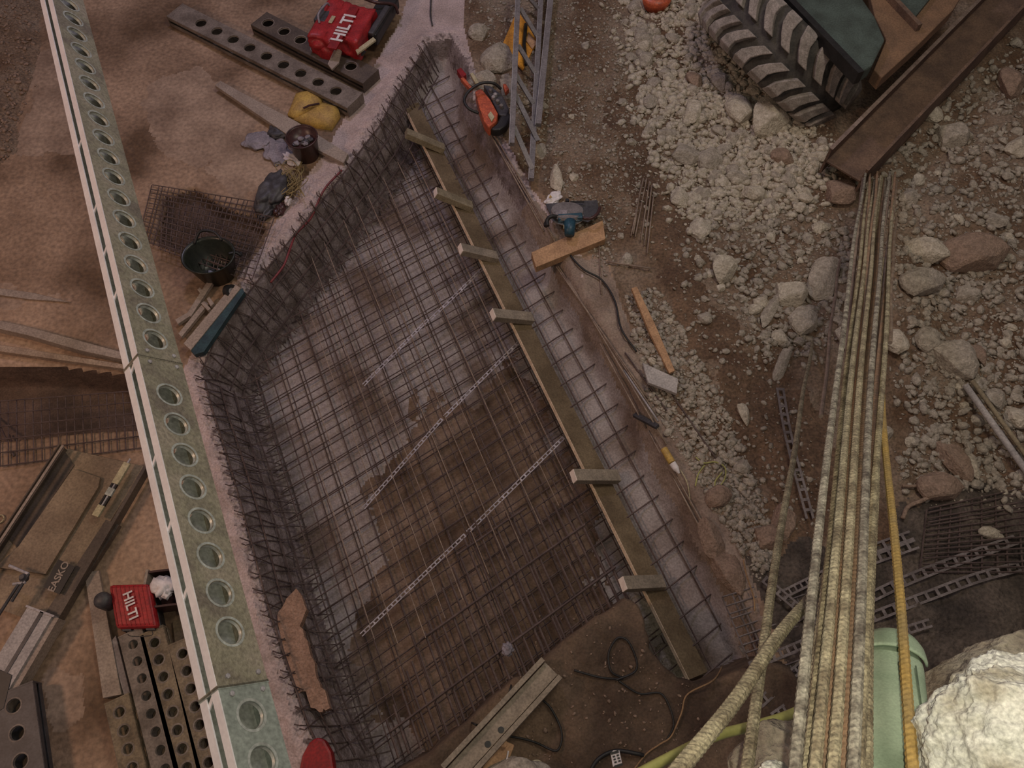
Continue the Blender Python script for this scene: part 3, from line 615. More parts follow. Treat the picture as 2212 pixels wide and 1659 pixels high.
def turnbuckle():
    a = P(276, 1000, .13); b = P(212, 1106, .13); d = nrm(b - a); L = np.linalg.norm(b - a); s_ = nrm(np.cross(d, UP)); t = thing('turnbuckle', (a + b) / 2, 'black and cream turnbuckle bolt lying on the formwork tray', 'turnbuckle')
    for sg in (-1, 1):
        mb = MB(); mb.bar(a + s_ * sg * .02, b + s_ * sg * .02, .015, .02); build('side_bar', mb, 'black', t)
    mb = MB(); mb.tube([a - d * .04, b], .009, 8); build('threaded_rod', mb, 'galv', t)
    for u, l, m in ((.22, .10, 'cream'), (.60, .035, 'ring_metal'), (.98, .05, 'cream')):
        mb = MB(); mb.box(a + d * L * u, d * l, s_ * .03, UP * .014); build('nut_block', mb, m, t, bevel=.004)
turnbuckle()
t = thing('steel_box_beam', P(40, 1430, .1), 'grey galvanised box beam running out of the lower left corner', 'steel beam')
mb = MB(); a = P(98, 1325, .12); b = P(-60, 1590, .12); mb.bar(a, b, .22, .16); build('beam', mb, 'timber_grey', t)
mb = MB(); s_ = nrm(np.cross(nrm(b - a), UP)); s_ = s_ if s_[0] > 0 else -s_; mb.bar(a + s_ * .13, b + s_ * .13, .05, .12); build('side_flange', mb, 'form_pale', t)
mb = MB(); mb.bar(a + s_ * .02 + UP * .082, b + s_ * .02 + UP * .082, .03, .006); build('groove', mb, 'grey_dark', t)
mb = MB(); mb.box(a, nrm(b - a) * .008, s_ * .125, UP * .085); build('end_plate', mb, 'galv', t)
board([(-60, 1420), (26, 1458), (8, 1530), (-60, 1570)], .20, .05, 'black', 'black sheet piece over the lower left corner', cat='sheet', name='black_sheet')
t = thing('clamp', P(55, 1250, .1), 'dark bent steel clamp left of the black name plate', 'clamp')
for a, b in (((20, 1222), (62, 1240)), ((62, 1240), (25, 1300)), ((40, 1262), (-10, 1340)), ((55, 1258), (28, 1262))):
    mb = MB(); mb.tube([P(*a, .2), P(*b, .2)], .012, 8); build('arm', mb, 'galv' if b[1] < 1265 else 'grey_dark', t)
mb = MB(); mb.lathe(P(55, 1250, .17), [(.03, 0), (.035, .03), (.02, .06)], 12); build('hinge', mb, 'grey_dark', t)
t = thing('washer', P(-2, 1120, 0), 'small pale ring lying on the floor at the left edge', 'ring'); mb = MB()
mb.tube([P(-1, 1121, .015) + .035 * np.array([math.cos(k * .4), math.sin(k * .4), 0]) for k in range(17)], .006, 6); build('ring', mb, 'cream', t)
# ------------------------------------------------------------------ tool cases
def tool_case(corners, z0_, z1_, label, letters, redm='red'):
    """corners: near-left, near-right, far-right, far-left in photo pixels at the lid height"""
    q = [P(x, y, z1_) for x, y in corners]; cc = sum(q) / 4; t = thing('tool_case', (cc[0], cc[1], z0_), label, 'tool case', 'red tool cases')
    xd = nrm(q[1] - q[0]); yd = nrm(q[3] - q[0]); lx = np.linalg.norm(q[1] - q[0]); ly = np.linalg.norm(q[3] - q[0]); h_ = z1_ - z0_
    mb = MB(); mb.box(cc - UP * h_ * .72, xd * lx / 2, yd * ly / 2, UP * h_ * .28); build('base_shell', mb, 'black', t, bevel=.02)
    mb = MB(); mb.box(cc - UP * h_ * .24, xd * lx / 2 * .99, yd * ly / 2 * .99, UP * h_ * .22); lid = build('lid', mb, redm, t, bevel=.03)
    for k in range(9):
        mb = MB(); u = -.42 + .105 * k; mb.box(cc - UP * .008 + yd * ly * u, xd * lx * .44, yd * ly * .008, UP * .006); build('rib', mb, 'red_dark', lid)
    for sg in (-1, 1):
        mb = MB(); mb.box(cc - UP * h_ * .4 - xd * lx * .505 + yd * ly * .28 * sg, xd * .012, yd * .035, UP * h_ * .2); build('latch', mb, 'grey_dark', t, bevel=.004)
    mb = MB(); hp = cc - UP * h_ * .35 - xd * lx * .5; mb.tube(spline([hp + yd * .09, hp + yd * .08 - xd * .05, hp - yd * .08 - xd * .05, hp - yd * .09], 6), .011, 8); build('handle', mb, 'black', t, smooth=True)
    p, xx, yy, sz = letters; text('lettering', 'HILTI', sz, P(*p, z1_ + .012), xx[0] * P(*xx[1], z1_) - xx[0] * P(*xx[2], z1_), yy, 'white', lid)
    return t, cc, xd, yd
def dirpx(a, b, z): return nrm(P(*b, z) - P(*a, z))
# lower case: text reads downwards
xd = dirpx((272, 1272), (291, 1345), .22); nd = np.cross(UP, xd)
tool_case([(246, 1358), (230, 1262), (326, 1257), (338, 1355)], .02, .24, 'red tool case with worn white lettering on the floor by the perforated beams', ((281, 1308), (1, (291, 1345), (272, 1272)), nd, .10))
# ^ lettering direction is along the case; the worn middle letters are covered by a dust patch
t = thing('grinder', G(232, 1300), 'dark grinder head with chrome cap at the left side of the lower red case', 'power tool')
mb = MB(); mb.lathe(P(238, 1305, .12), [(.02, 0), (.06, .02), (.065, .14), (.05, .17), (.01, .175)], 20); build('motor_housing', mb, 'grey_dark', t, smooth=True)
mb = MB(); mb.lathe(P(228, 1295, .12), [(.012, 0), (.03, .02), (.03, .10), (.02, .12), (.005, .125)], 16); build('chrome_cap', mb, 'chrome', t, smooth=True)
t = thing('crate', G(360, 1275), 'dark open crate holding a white rag right of the lower red case', 'crate')
mb = MB(); c = P(358, 1276, .12); ax = dirpx((330, 1276), (380, 1270), .12); ay = np.cross(UP, ax)
for sg in (-1, 1): mb.box(c + ax * .13 * sg, ax * .008, ay * .14, UP * .09); mb.box(c + ay * .14 * sg, ax * .13, ay * .008, UP * .09)
mb.box(c - UP * .085, ax * .13, ay * .14, UP * .006); build('box', mb, 'maroon', t)
mb = MB(); mb.bar(c - ax * .15 - ay * .15, c - ax * .12 + ay * .16, .02, .19); build('side_strip', mb, 'form_pale', t)
mb = MB(); c = P(352, 1268, .2); mb.blob(c, ax * .085, ay * .075, UP * .05, 3, .7, 4, fr=2.6); mb.blob(c + ax * .03 - ay * .05, ax * .04, ay * .05, UP * .035, 3, .6, 9, fr=2.6); build('rag', mb, 'white', smooth=True, label='crumpled white rag in the dark crate', cat='rag')
board([(372, 1340), (412, 1335), (430, 1400), (380, 1410)], .04, .03, 'ply', 'dark brown board under the raised strut below the crate')
# upper case / tool bag
xd = dirpx((722, 97), (765, 20), .35); nd = np.cross(UP, xd)
t = thing('tool_bag', G(735, 60), 'red tool bag with big white lettering on the upper perforated beam', 'tool bag', 'red tool cases')
c = P(742, 62, .24); yd = np.cross(UP, xd)
mb = MB(); mb.blob(c + yd * .13 - xd * .05, xd * .34, yd * .15, UP * .13, 4, .25, 5, pw=.75, fr=1.8); build('left_shell', mb, 'red', t, smooth=True)
mb = MB(); mb.blob(c - yd * .12 - xd * .02, xd * .30, yd * .19, UP * .13, 4, .2, 15, pw=.75, fr=1.8); build('right_shell', mb, 'red', t, smooth=True)
mb = MB(); mb.blob(P(715, 110, .15), xd * .14, yd * .14, UP * .12, 3, .2, 25, pw=.8); build('rounded_end', mb, 'red', t, smooth=True)
mb = MB(); mb.box(P(700, 38, .30), xd * .13, yd * .07, UP * .06); build('side_pocket', mb, 'grey_dark', t, bevel=.015)
mb = MB(); mb.tube(spline([P(690, 50, .36), P(688, 30, .42), P(705, 8, .42), P(712, 12, .36)], 6), .012, 8); build('handle', mb, 'blueish', t, smooth=True)
mb = MB(); mb.box(P(717, 42, .375), xd * .06, yd * .022, UP * .003); build('sticker', mb, 'cream', t, label='cream sticker')
mb = MB(); mb.box(P(742, 60, .375), xd * .36, yd * .055, UP * .012); cp = build('centre_panel', mb, 'red_dark', t, bevel=.005)
text('lettering', 'HILTI', .20, P(743, 60, .392), xd, yd, 'white', cp, ext=.003)
for pxs, m, lab, z_ in (([(725, 100), (738, 110), (732, 135), (717, 150), (708, 138)], 'white', 'crumpled dusty paper below the big lettered red bag', .24), ([(768, 108), (806, 80), (812, 86), (772, 116)], 'cream', 'short cream strip on the dark side of the red bag', .30)):
    mb = MB(); mb.slab([P(x, y, z_) for x, y in pxs], .02); build('paper' if m == 'white' else 'strip', mb, 'form_pale' if m == 'white' else m, label=lab, cat='paper' if m == 'white' else 'strip')
t = thing('dark_tool', G(820, 50), 'dark angular breaker tool lying right of the lettered red bag', 'power tool')
mb = MB(); mb.bar(P(795, 85, .18), P(845, 0, .18), .22, .16); build('body', mb, 'black', t, bevel=.03)
mb = MB(); mb.bar(P(800, 75, .27), P(838, 15, .27), .07, .05); build('top_cover', mb, 'grey_dark', t, bevel=.015)
mb = MB(); mb.tube(spline([P(770, -10, .3), P(810, 5, .34), P(850, 10, .25), P(860, 30, .15)], 6), .018, 8); build('hose', mb, 'maroon', t, smooth=True)
mb = MB(); mb.tube([P(788, 110, .16), P(770, 130, .12)], .02, 8); build('chisel', mb, 'grey_dark', t)
# ------------------------------------------------------------------ yellow sack, bucket, rubber trug, twine, bags
t = thing('sack', G(680, 235), 'torn bright yellow sack lying between the pale board and upper beam', 'sack')
zz = .05
for pxs, m, nm in (([(622, 250), (640, 205), (668, 195), (698, 212), (694, 225), (660, 245), (642, 256)], 'yellow', 'upper_fold'), ([(632, 262), (668, 242), (698, 224), (730, 232), (734, 246), (715, 275), (692, 272)], 'yellow_sign', 'lower_fold')):
    mb = MB(); pts = [P(x, y, zz) for x, y in pxs]; c = sum(pts) / len(pts); vs = [p - UP * .05 for p in pts] + [p + UP * .02 for p in pts] + [c * .35 + p * .65 + UP * .055 for p in pts] + [c + UP * .07]; n = len(pts)
    fs = [(i, (i + 1) % n, (i + 1) % n + n, i + n) for i in range(n)] + [(i + n, (i + 1) % n + n, (i + 1) % n + 2 * n, i + 2 * n) for i in range(n)] + [(i + 2 * n, (i + 1) % n + 2 * n, 3 * n) for i in range(n)]
    fs = [f[::-1] for f in fs] if sum((pts[i][0] * pts[(i + 1) % n][1] - pts[(i + 1) % n][0] * pts[i][1]) for i in range(n)) < 0 else fs
    mb.add(vs, fs); build(nm, mb, 'yellow' , t, smooth=True)
mb = MB(); mb.tube([P(655, 234, .13), P(668, 228, .135), P(690, 224, .12)], .012, 6); build('tear', mb, 'maroon', t)
t = thing('bucket', G(663, 330), 'round dark maroon bucket on the pale pit edge', 'bucket')
c = G(664, 336); mb = MB(); mb.lathe(c, [(.125, 0), (.16, .26), (.172, .27), (.165, .28), (.15, .265), (.13, .19), (.01, .19)], 32); build('shell', mb, 'maroon', t, smooth=True)
for k in range(7):
    mb = MB(); mb.blob(c + np.array([random.uniform(-.08, .08), random.uniform(-.08, .08), .205]), (.035, 0, 0), (0, .03, 0), (0, 0, .02), 2, .4, k); build('lump', mb, 'grey_dark' if k % 2 else 'blueish', t)
mb = MB(); mb.tube([c + np.array([.165 * math.cos(a_), .165 * math.sin(a_), .275]) for a_ in np.linspace(0, 2 * math.pi, 33)], .008, 6); build('rim', mb, 'maroon', t, smooth=True)
t = thing('rubber_bucket', G(470, 585), 'large black rubber bucket with rope handle beside the pit edge', 'bucket')
c = G(472, 592); mb = MB(); mb.lathe(c, [(.15, 0), (.215, .30), (.225, .31), (.215, .315), (.195, .29), (.14, .04), (.01, .04)], 32, sx=1.15); build('shell', mb, 'rubber_green', t, smooth=True)
mb = MB(); mb.tube(spline([c + np.array([-.16, .14, .30]), c + np.array([-.10, .24, .36]), c + np.array([.02, .25, .34]), c + np.array([.10, .18, .30])], 8), .013, 8); build('handle', mb, 'black', t, smooth=True)
mb = MB(); mb.tube(spline([c + np.array([.19, .02, .30]), c + np.array([.25, .05, .28]), c + np.array([.29, .04, .25]), c + np.array([.28, .08, .24])], 8), .014, 8); build('hook', mb, 'black', t, smooth=True)
mb = MB(); mb.blob(c + np.array([.02, -.03, .06]), (.02, 0, 0), (0, .05, 0), (0, 0, .01), 2, .3, 3); build('pale_scrap', mb, 'white', t)
t = thing('tape_roll', G(497, 630), 'small dark roll standing just below the rubber bucket', 'tape roll')
mb = MB(); c = P(497, 629, .10); mb.lathe(c, [(.035, -.03), (.065, -.03), (.065, .03), (.035, .03), (.035, -.03)], 24, axis=nrm([.8, -.3, .5]), cap=False); build('roll', mb, 'black', t, smooth=False)
mb = MB(); mb.lathe(c, [(.034, -.025), (.034, .02)], 24, axis=nrm([.8, -.3, .5])); build('core', mb, 'galv', t)
mb = MB(); mb.blob(G(509, 620, .04), (.05, 0, 0), (0, .06, 0), (0, 0, .04), 3, .4, 3); build('brick_fragment', mb, 'stone_c', label='reddish brick fragment right of the small roll', cat='brick')
t = thing('twine', G(628, 390), 'tangle of beige tying wire on the pale pit edge', 'wire')
for k in range(16):
    cx, cy = 628 + random.uniform(-10, 14), 392 + random.uniform(-16, 16); ra, rb = random.uniform(8, 26), random.uniform(14, 40); ph = random.uniform(0, 6)
    mb = MB(); mb.tube([P(cx + ra * math.cos(a_ + ph), cy + rb * math.sin(a_), .04 + .10 * random.random() * 0 + .012 * k * .5 + .03 * math.sin(a_ * 2 + ph)) for a_ in np.linspace(0, 6.1, 26)], .0045, 5); build('loop', mb, 'twine', t, smooth=True)
mb = MB(); mb.tube(spline([P(606, 412, .12), P(585, 425, .10), P(560, 433, .06)], 6), .006, 5); build('wire_end', mb, 'twine', t)
mb = MB(); mb.blob(P(622, 434, .06), (.035, 0, 0), (0, .055, 0), (0, 0, .04), 3, .4, 8); build('rag', mb, 'white', label='small white rag knot under the wire tangle', cat='rag')
def bag(px, py, rx, ry, h_, m, label, seed, cat='bag', name='bag', ang=0.0):
    c = G(px, py); a = np.array([math.cos(ang), math.sin(ang), 0]); b = np.array([-a[1], a[0], 0]); mb = MB(); mb.blob(c + UP * h_ * .45, a * rx, b * ry, UP * h_ * .6, 4, .45, seed, fr=2.2); return build(name, mb, m, smooth=True, label=label, cat=cat)
bag(592, 425, .13, .26, .16, 'grey_dark', 'dark crumpled bag left of the wire tangle', 11, ang=-.25)
bag(577, 465, .055, .10, .08, 'grey_dark', 'small dark glove below the dark crumpled bag', 12, 'glove', 'glove', -.5)
bag(606, 457, .05, .08, .07, 'maroon', 'small maroon glove right of the dark glove', 13, 'glove', 'glove', -.3)
bag(606, 290, .12, .10, .08, 'grey_dark', 'grey-blue rag between white bag and maroon bucket', 14, 'rag', 'rag')
bag(560, 308, .16, .12, .05, 'blueish', 'flat pale lilac plastic bag on the floor left of the bucket', 15)
bag(600, 330, .13, .20, .05, 'blueish', 'bluish plastic sheet beside the maroon bucket', 16, 'sheet', 'plastic_sheet', .5)
bag(632, 348, .12, .06, .06, 'white', 'white striped plastic scrap tucked under the maroon bucket', 17, 'plastic scrap', 'plastic_scrap', -.7)
bag(1195, 432, .11, .06, .05, 'white', 'torn white paper bag with yellow warning triangle beyond the circular saw', 18, 'paper bag', 'paper_bag', .9)
mb = MB(); pts = [P(1186, 428, .10), P(1193, 426, .10), P(1188, 420, .10)]; mb.slab(pts, .004); build('warning_triangle', mb, 'yellow', label='tiny yellow warning triangle printed on the white paper bag', cat='label')
bag(1097, 1420, .045, .055, .05, 'blueish', 'small pale crumpled scrap lying on the bars in the lower pit', 19, 'scrap', 'plastic_scrap')
bpy.data.objects['plastic_scrap.001'].location.z = -.24
# foam slab on the left cage and red thing
t = None
mb = MB(); pts = [(598, 1330), (612, 1300), (640, 1272), (655, 1290), (662, 1315), (645, 1350), (665, 1385), (678, 1430), (682, 1470), (700, 1490), (712, 1530), (694, 1536), (672, 1532), (662, 1495), (638, 1495), (622, 1455), (608, 1385)]
top = [P(x, y, -.02) for x, y in pts]; ev = []
for i in range(len(top)):
    a, b = top[i], top[(i + 1) % len(top)]
    for k in range(3):
        p = a * (1 - k / 3) + b * k / 3 + np.array([random.uniform(-.012, .012), random.uniform(-.012, .012), 0]); ev.append(p)
mb.slab(ev, .09); build('foam_strip', mb, 'foam', label='long ragged pinkish foam strip lying on the starter bars', cat='foam')
mb = MB(); pts = [(640, 1690), (652, 1632), (668, 1602), (684, 1592), (700, 1596), (716, 1625), (726, 1690)]; q = [P(x, y, .12) for x, y in pts]; mb.slab(q, .12); build('red_container', mb, 'red_dark', label='dark red plastic container at the bottom edge beside the strut', cat='container', bevel=.02)
# ------------------------------------------------------------------ cables and hoses
def cable(pxs, lift, r, m, label, cat='cable', name='cable', group=None, zs=None, n=10):
    pts = [G(x, y, lift) if zs is None else P(x, y, zs[i]) for i, (x, y) in enumerate(pxs)]; mb = MB(); mb.tube(spline(pts, n), r, 8); return build(name, mb, m, smooth=True, label=label, cat=cat, group=group)
cable([(738, 368), (700, 410), (672, 470), (640, 505), (624, 545), (612, 575), (585, 610)], .02, .011, 'red_cable', 'thin dark red cable along the upper left pit edge')
cable([(1237, 512), (1230, 545), (1258, 580), (1300, 605), (1328, 650), (1342, 710), (1375, 760)], .03, .010, 'black', 'black power cord of the circular saw running down the pit edge', 'cord', 'power_cord')
cable([(1330, 1470), (1375, 1445), (1360, 1390), (1335, 1378), (1315, 1410), (1320, 1450), (1345, 1465), (1320, 1466), (1290, 1462), (1240, 1448)], .015, .008, 'black', 'thin dark cable loop lying on the mud bank')
cable([(1335, 1470), (1380, 1498), (1430, 1500), (1455, 1560), (1440, 1600)], .012, .007, 'black', 'faint dark cable trailing right over the mud bank')
cable([(1098, 1590), (1130, 1596), (1160, 1605), (1200, 1622), (1213, 1600), (1210, 1570), (1190, 1530), (1172, 1512)], .02, .008, 'black', 'dark cable curling right of the grey beam on the bank')
cable([(1270, 1675), (1292, 1640), (1330, 1622), (1375, 1628), (1390, 1632)], .02, .014, 'black', 'thick black hose arching behind the white tag', 'hose', 'hose')
cable([(1000, 1553), (1020, 1562), (1038, 1570)], .03, .007, 'black', 'short black wire over the bank edge left of the grey beam', 'wire', 'wire')
cable([(1105, 1465), (1102, 1490), (1085, 1525)], .03, .007, 'black', 'short black wire beside the upper end of the grey beam', 'wire', 'wire')
cable([(1560, 1440), (1540, 1470), (1485, 1500), (1472, 1540), (1450, 1590), (1425, 1608), (1395, 1630), (1360, 1675)], .02, .006, 'tan_cable', 'tan cable snaking down the mud bank to the bottom edge')
cable([(1134, 1660), (1143, 1652), (1160, 1645), (1172, 1655), (1170, 1680)], .05, .014, 'cream', 'cream hose loop at the bottom edge of the bank', 'hose', 'hose')
cable([(1380, 1672), (1440, 1640), (1500, 1610), (1560, 1585), (1640, 1565), (1715, 1540), (1790, 1500)], 0, .018, 'yellow_cable', 'yellow-green hose crossing behind the near bars', 'hose', 'hose', zs=[3.6, 3.55, 3.5, 3.45, 3.4, 3.3, 3.1])
cable([(1503, 988), (1520, 1000), (1545, 998), (1566, 1010), (1565, 1035), (1548, 1055), (1545, 1040), (1560, 1020)], .02, .006, 'yellow_cable', 'thin yellow wire curl on the gravel right of the pit', 'wire', 'wire')
cable([(1522, 1005), (1508, 1025), (1502, 1050)], .02, .006, 'yellow_cable', 'short yellow wire below the yellow wire curl', 'wire', 'wire')
cable([(1470, 1015), (1485, 1045), (1492, 1090)], .02, .005, 'cream', 'thin pale tube below the sealant tube', 'tube', 'tube')
cable([(1606, 1210), (1612, 1240), (1628, 1290), (1630, 1320)], .03, .006, 'tan_cable', 'thin tan wire left of the leaning bar', 'wire', 'wire')
cable([(1950, 1120), (1962, 1095), (1990, 1082), (2020, 1068)], .03, .018, 'stone_c', 'pinkish root-like strip on brown soil right of the near bars', 'root', 'root')
cable([(1950, 1050), (1975, 1050), (2000, 1042)], .03, .014, 'stone_c', 'short pinkish root above the longer one right of the near bars', 'root', 'root')
cable([(932, -20), (930, 30), (934, 55)], .02, .010, 'grey_dark', 'dark cable hanging over the pale edge at the top centre')
t = thing('sealant_tube', G(1448, 985), 'yellow and white sealant tube on the right pit edge', 'tube')
a = G(1434, 970, .05); b = G(1452, 1000, .05); c_ = G(1460, 1012, .05)
mb = MB(); mb.tube([a, b], .032, 14); build('yellow_body', mb, 'yellow', t); mb = MB(); mb.tube([b, c_, c_ + nrm(c_ - b) * .05], [.03, .028, .008], 14); build('white_end', mb, 'white', t)
mb = MB(); mb.bar(G(1371, 896, .06), G(1420, 922, .06), .045, .03); build('steel_bracket', mb, 'grey_dark', label='dark blue-grey bracket on the right pit edge', cat='bracket')
loose((1348, 800), (1422, 910), .05, .010, 'ladder_edge', 'pale tie rod ending at the dark bracket', name='tie_rod')
# grey beam, orange tool and tag on the bank
t = thing('steel_beam', G(1090, 1560), 'grey mud-caked steel channel lying on the mud bank', 'steel beam')
a = G(1190, 1446, .06); b = P(975, 1680, .48); d = nrm(b - a); s_ = nrm(np.cross(d, UP))
mb = MB(); mb.bar(a, b, .12, .06); build('web', mb, 'timber_dusty', t)
for sg in (-1, 1):
    mb = MB(); mb.bar(a + s_ * sg * .085 + UP * .02, b + s_ * sg * .085 + UP * .02, .035, .10); build('flange', mb, 'timber_dusty', t)
L = np.linalg.norm(b - a)
for u in (.55, .68): 
    mb = MB(); mb.lathe(a + d * L * u + UP * .031 - s_ * .03, [(.022, 0), (.022, .004)], 16); build('bolt_hole', mb, 'black', t)
t = thing('marker_post', G(1080, 1620), 'orange timber tool lying by the grey channel at the bottom', 'timber')
mb = MB(); mb.bar(P(1090, 1600, .4), P(1060, 1680, .4), .15, .06); build('block', mb, 'timber_orange', t, bevel=.01)
mb = MB(); mb.lathe(P(1088, 1607, .44), [(.026, 0), (.026, .03), (.018, .034)], 16); build('round_end', mb, 'timber_orange', t)
mb = MB(); mb.tube([P(1098, 1622, .44), P(1094, 1645, .44), P(1084, 1680, .44)], .006, 6); build('white_cord', mb, 'white', t)
mb = MB(); mb.blob(P(1115, 1690, .42), (.25, 0, 0), (0, .16, 0), (0, 0, .10), 4, .3, 4); build('rock', mb, 'stone_b', smooth=True, label='low grey rock at the bottom edge right of the orange tool', cat='rock')
t = thing('tag', P(1332, 1640, .5), 'white printed equipment tag on black hose at the bottom', 'tag')
zt_ = .50; q = [P(x, y, zt_) for x, y in [(1319, 1628), (1325, 1621), (1338, 1621), (1344, 1650), (1324, 1656)]]
mb = MB(); mb.slab(q, .004); build('card', mb, 'white', t)
xd = nrm(P(1344, 1650, zt_) - P(1324, 1656, zt_)); yd = nrm(np.cross(UP, xd)); c = P(1332, 1639, zt_ + .004)
for off, hh in ((.040, .008), (-.042, .007)):
    mb = MB(); mb.box(c + yd * off, xd * .028, yd * hh, UP * .001); build('printed_bar', mb, 'black', t)
for i in range(3):
    for j in (-1, 1): mb = MB(); mb.box(c + yd * (.018 - .018 * i) + xd * .014 * j, xd * .008, yd * .005, UP * .001); build('printed_mark', mb, 'black', t)
# ------------------------------------------------------------------ cut-off saw
def cutoff():
    g = G(1050, 250); t = thing('cut_off_saw', g, 'orange petrol cut-off saw with black guard at the pit edge', 'power tool'); z = .16
    mb = MB(); mb.slab([P(x, y, z + .06) for x, y in [(1026, 196), (1040, 190), (1060, 215), (1076, 245), (1072, 262), (1056, 275), (1046, 262), (1036, 235)]], .14); build('body_cover', mb, 'orange', t, bevel=.015)
    mb = MB(); mb.slab([P(x, y, z + .08) for x, y in [(1060, 240), (1068, 252), (1062, 262), (1054, 248)]], .03); build('badge', mb, 'cream', t)
    mb = MB(); mb.slab([P(x, y, z + .03) for x, y in [(1044, 182), (1062, 186), (1085, 205), (1100, 235), (1095, 250), (1078, 248), (1062, 215)]], .13); build('engine', mb, 'grey_dark', t, bevel=.012)
    for k, (x, y) in enumerate([(1060, 198), (1070, 208), (1075, 222), (1066, 214), (1083, 232)]):
        mb = MB(); mb.lathe(P(x, y, z + .03), [(.022, 0), (.022, .035), (.01, .045)], 10); build('engine_fitting', mb, 'galv' if k % 2 else 'ladder', t)
    ax = nrm(P(1098, 222, z) - P(1050, 268, z)); c = P(1078, 255, z - .02); N = nrm(np.cross(UP, dirpx((1060, 280), (1100, 240), z)))
    mb = MB(); dv = dirpx((1060, 280), (1100, 240), z); up2 = nrm(UP * .9 + N * .3)
    pts = [P(x, y, z + .02) for x, y in [(1057, 276), (1072, 266), (1082, 248), (1098, 238), (1104, 252), (1096, 270), (1080, 280), (1066, 281)]]; mb.slab(pts, .10); build('blade_guard', mb, 'black', t, bevel=.02)
    mb = MB(); mb.tube(spline([P(1082, 192, z + .1), P(1066, 180, z + .16), P(1040, 180, z + .18), (P(1015, 195, z + .16)), P(1003, 216, z + .14), P(1012, 234, z + .12), P(1034, 245, z + .08)], 8), .016, 8); build('front_handle', mb, 'black', t, smooth=True)
    mb = MB(); mb.slab([P(x, y, z + .04) for x, y in [(994, 168), (1002, 166), (1020, 188), (1016, 192)]], .06); build('arm', mb, 'orange', t, bevel=.008)
    mb = MB(); mb.slab([P(x, y, z + .03) for x, y in [(1086, 181), (1093, 180), (1100, 192), (1092, 199)]], .06); build('filter_cover', mb, 'orange', t, bevel=.008)
    mb = MB(); mb.slab([P(x, y, z) for x, y in [(986, 150), (996, 145), (1008, 160), (998, 168)]], .08); build('rear_grip', mb, 'red_dark', t, bevel=.01)
    mb = MB(); mb.slab([P(x, y, z) for x, y in [(1015, 158), (1022, 156), (1035, 178), (1027, 180)]], .05); build('exhaust', mb, 'cream', t, bevel=.008)
cutoff()
# circular saw
def circ():
    t = thing('circular_saw', G(1225, 470), 'blue and silver circular saw standing on the pit edge by the orange timber', 'power tool'); z = .14
    c = P(1225, 462, z)
    mb = MB(); mb.lathe(c, [(.15, 0), (.165, .02), (.16, .045), (.10, .05)], 36, axis=nrm([0, .35, 1]), sx=1.0); build('blade_guard', mb, 'ladder', t, smooth=False)
    mb = MB(); mb.lathe(c + np.array([0, -.02, -.02]), [(.17, 0), (.17, .006)], 48, axis=nrm([0, .35, 1])); build('blade', mb, 'chrome', t)
    mb = MB(); mb.box(P(1212, 462, z + .06), (.06, 0, 0), (0, .03, .01), (0, -.005, .02)); build('bright_cover', mb, 'blueish', t, bevel=.006)
    mb = MB(); mb.tube([P(1230, 478, z + .04), P(1231, 495, z + .03), P(1230, 508, z + .02)], [.062, .055, .048], 18); build('motor_housing', mb, 'blue_tool', t, smooth=True)
    mb = MB(); mb.bar(P(1205, 472, z + .05), P(1258, 468, z + .05), .07, .06); build('gear_housing', mb, 'blue_tool', t, bevel=.012)
    mb = MB(); mb.tube(spline([P(1206, 468, z + .06), P(1190, 468, z + .08), P(1182, 476, z + .06), P(1183, 488, z + .05)], 6), .020, 10); build('front_grip', mb, 'black', t, smooth=True)
    mb = MB(); mb.lathe(P(1180, 484, z + .02), [(.02, -.03), (.028, 0), (.02, .04)], 12, axis=nrm([.2, 1, 0])); build('knob', mb, 'black', t)
    mb = MB(); mb.slab([P(x, y, .06) for x, y in [(1178, 440), (1290, 432), (1296, 462), (1270, 480), (1245, 474), (1190, 466)]], .008); build('base_shoe', mb, 'grey_dark', t)
    mb = MB(); mb.tube(spline([P(1255, 470, z + .04), P(1275, 472, z + .06), P(1290, 462, z + .06), P(1296, 448, z + .05)], 6), .016, 8); build('rear_handle', mb, 'maroon', t, smooth=True)
    mb = MB(); mb.tube([P(1232, 436, .1), P(1262, 436, .1)], .008, 6); mb.lathe(P(1225, 437, .08), [(.02, 0), (.02, .04)], 10); build('depth_rod', mb, 'black', t)
    mb = MB(); mb.tube([P(1218, 486, z + .09), P(1218, 494, z + .09)], .004, 5); build('printed_mark', mb, 'cream', t)
circ()
# ladder and sign
t = thing('step_ladder', P(1140, 180, 0), 'grey aluminium ladder lying over rubble at the top centre', 'ladder')
def rail(a, b, za, wd, m1='ladder'):
    mb = MB(); mb.bar(P(*a, za), P(*b, za), wd, .05); build('rail', mb, m1, t)
    d = nrm(P(*b, za) - P(*a, za)); s_ = nrm(np.cross(d, UP)); mb = MB()
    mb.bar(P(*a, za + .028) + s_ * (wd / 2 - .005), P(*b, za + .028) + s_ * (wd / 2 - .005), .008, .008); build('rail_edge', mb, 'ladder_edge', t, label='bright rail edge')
rail((1120, -30), (1105, 312), .35, .06); rail((1170, -30), (1147, 388), .12, .06); rail((1192, -30), (1162, 270), .16, .07)
for a, b in (((1126, -25), (1163, 20)), ((1124, 18), (1160, 78)), ((1119, 98), (1156, 158)), ((1113, 160), (1152, 224)), ((1110, 198), (1162, 304)), ((1110, 274), (1150, 366))):
    mb = MB(); p = P(*a, .33); q = P(*b, .14); mb.bar(p, q, .05, .022); build('rung', mb, 'ladder', t)
t = thing('warning_sign', P(1120, 70, .05), 'bright orange-yellow sign lying behind the ladder', 'sign')
mb = MB(); mb.slab([P(x, y, .06) for x, y in [(1117, 22), (1155, 75), (1160, 95), (1150, 108), (1130, 150), (1106, 128), (1087, 92)]], .02); build('board', mb, 'yellow_sign', t)
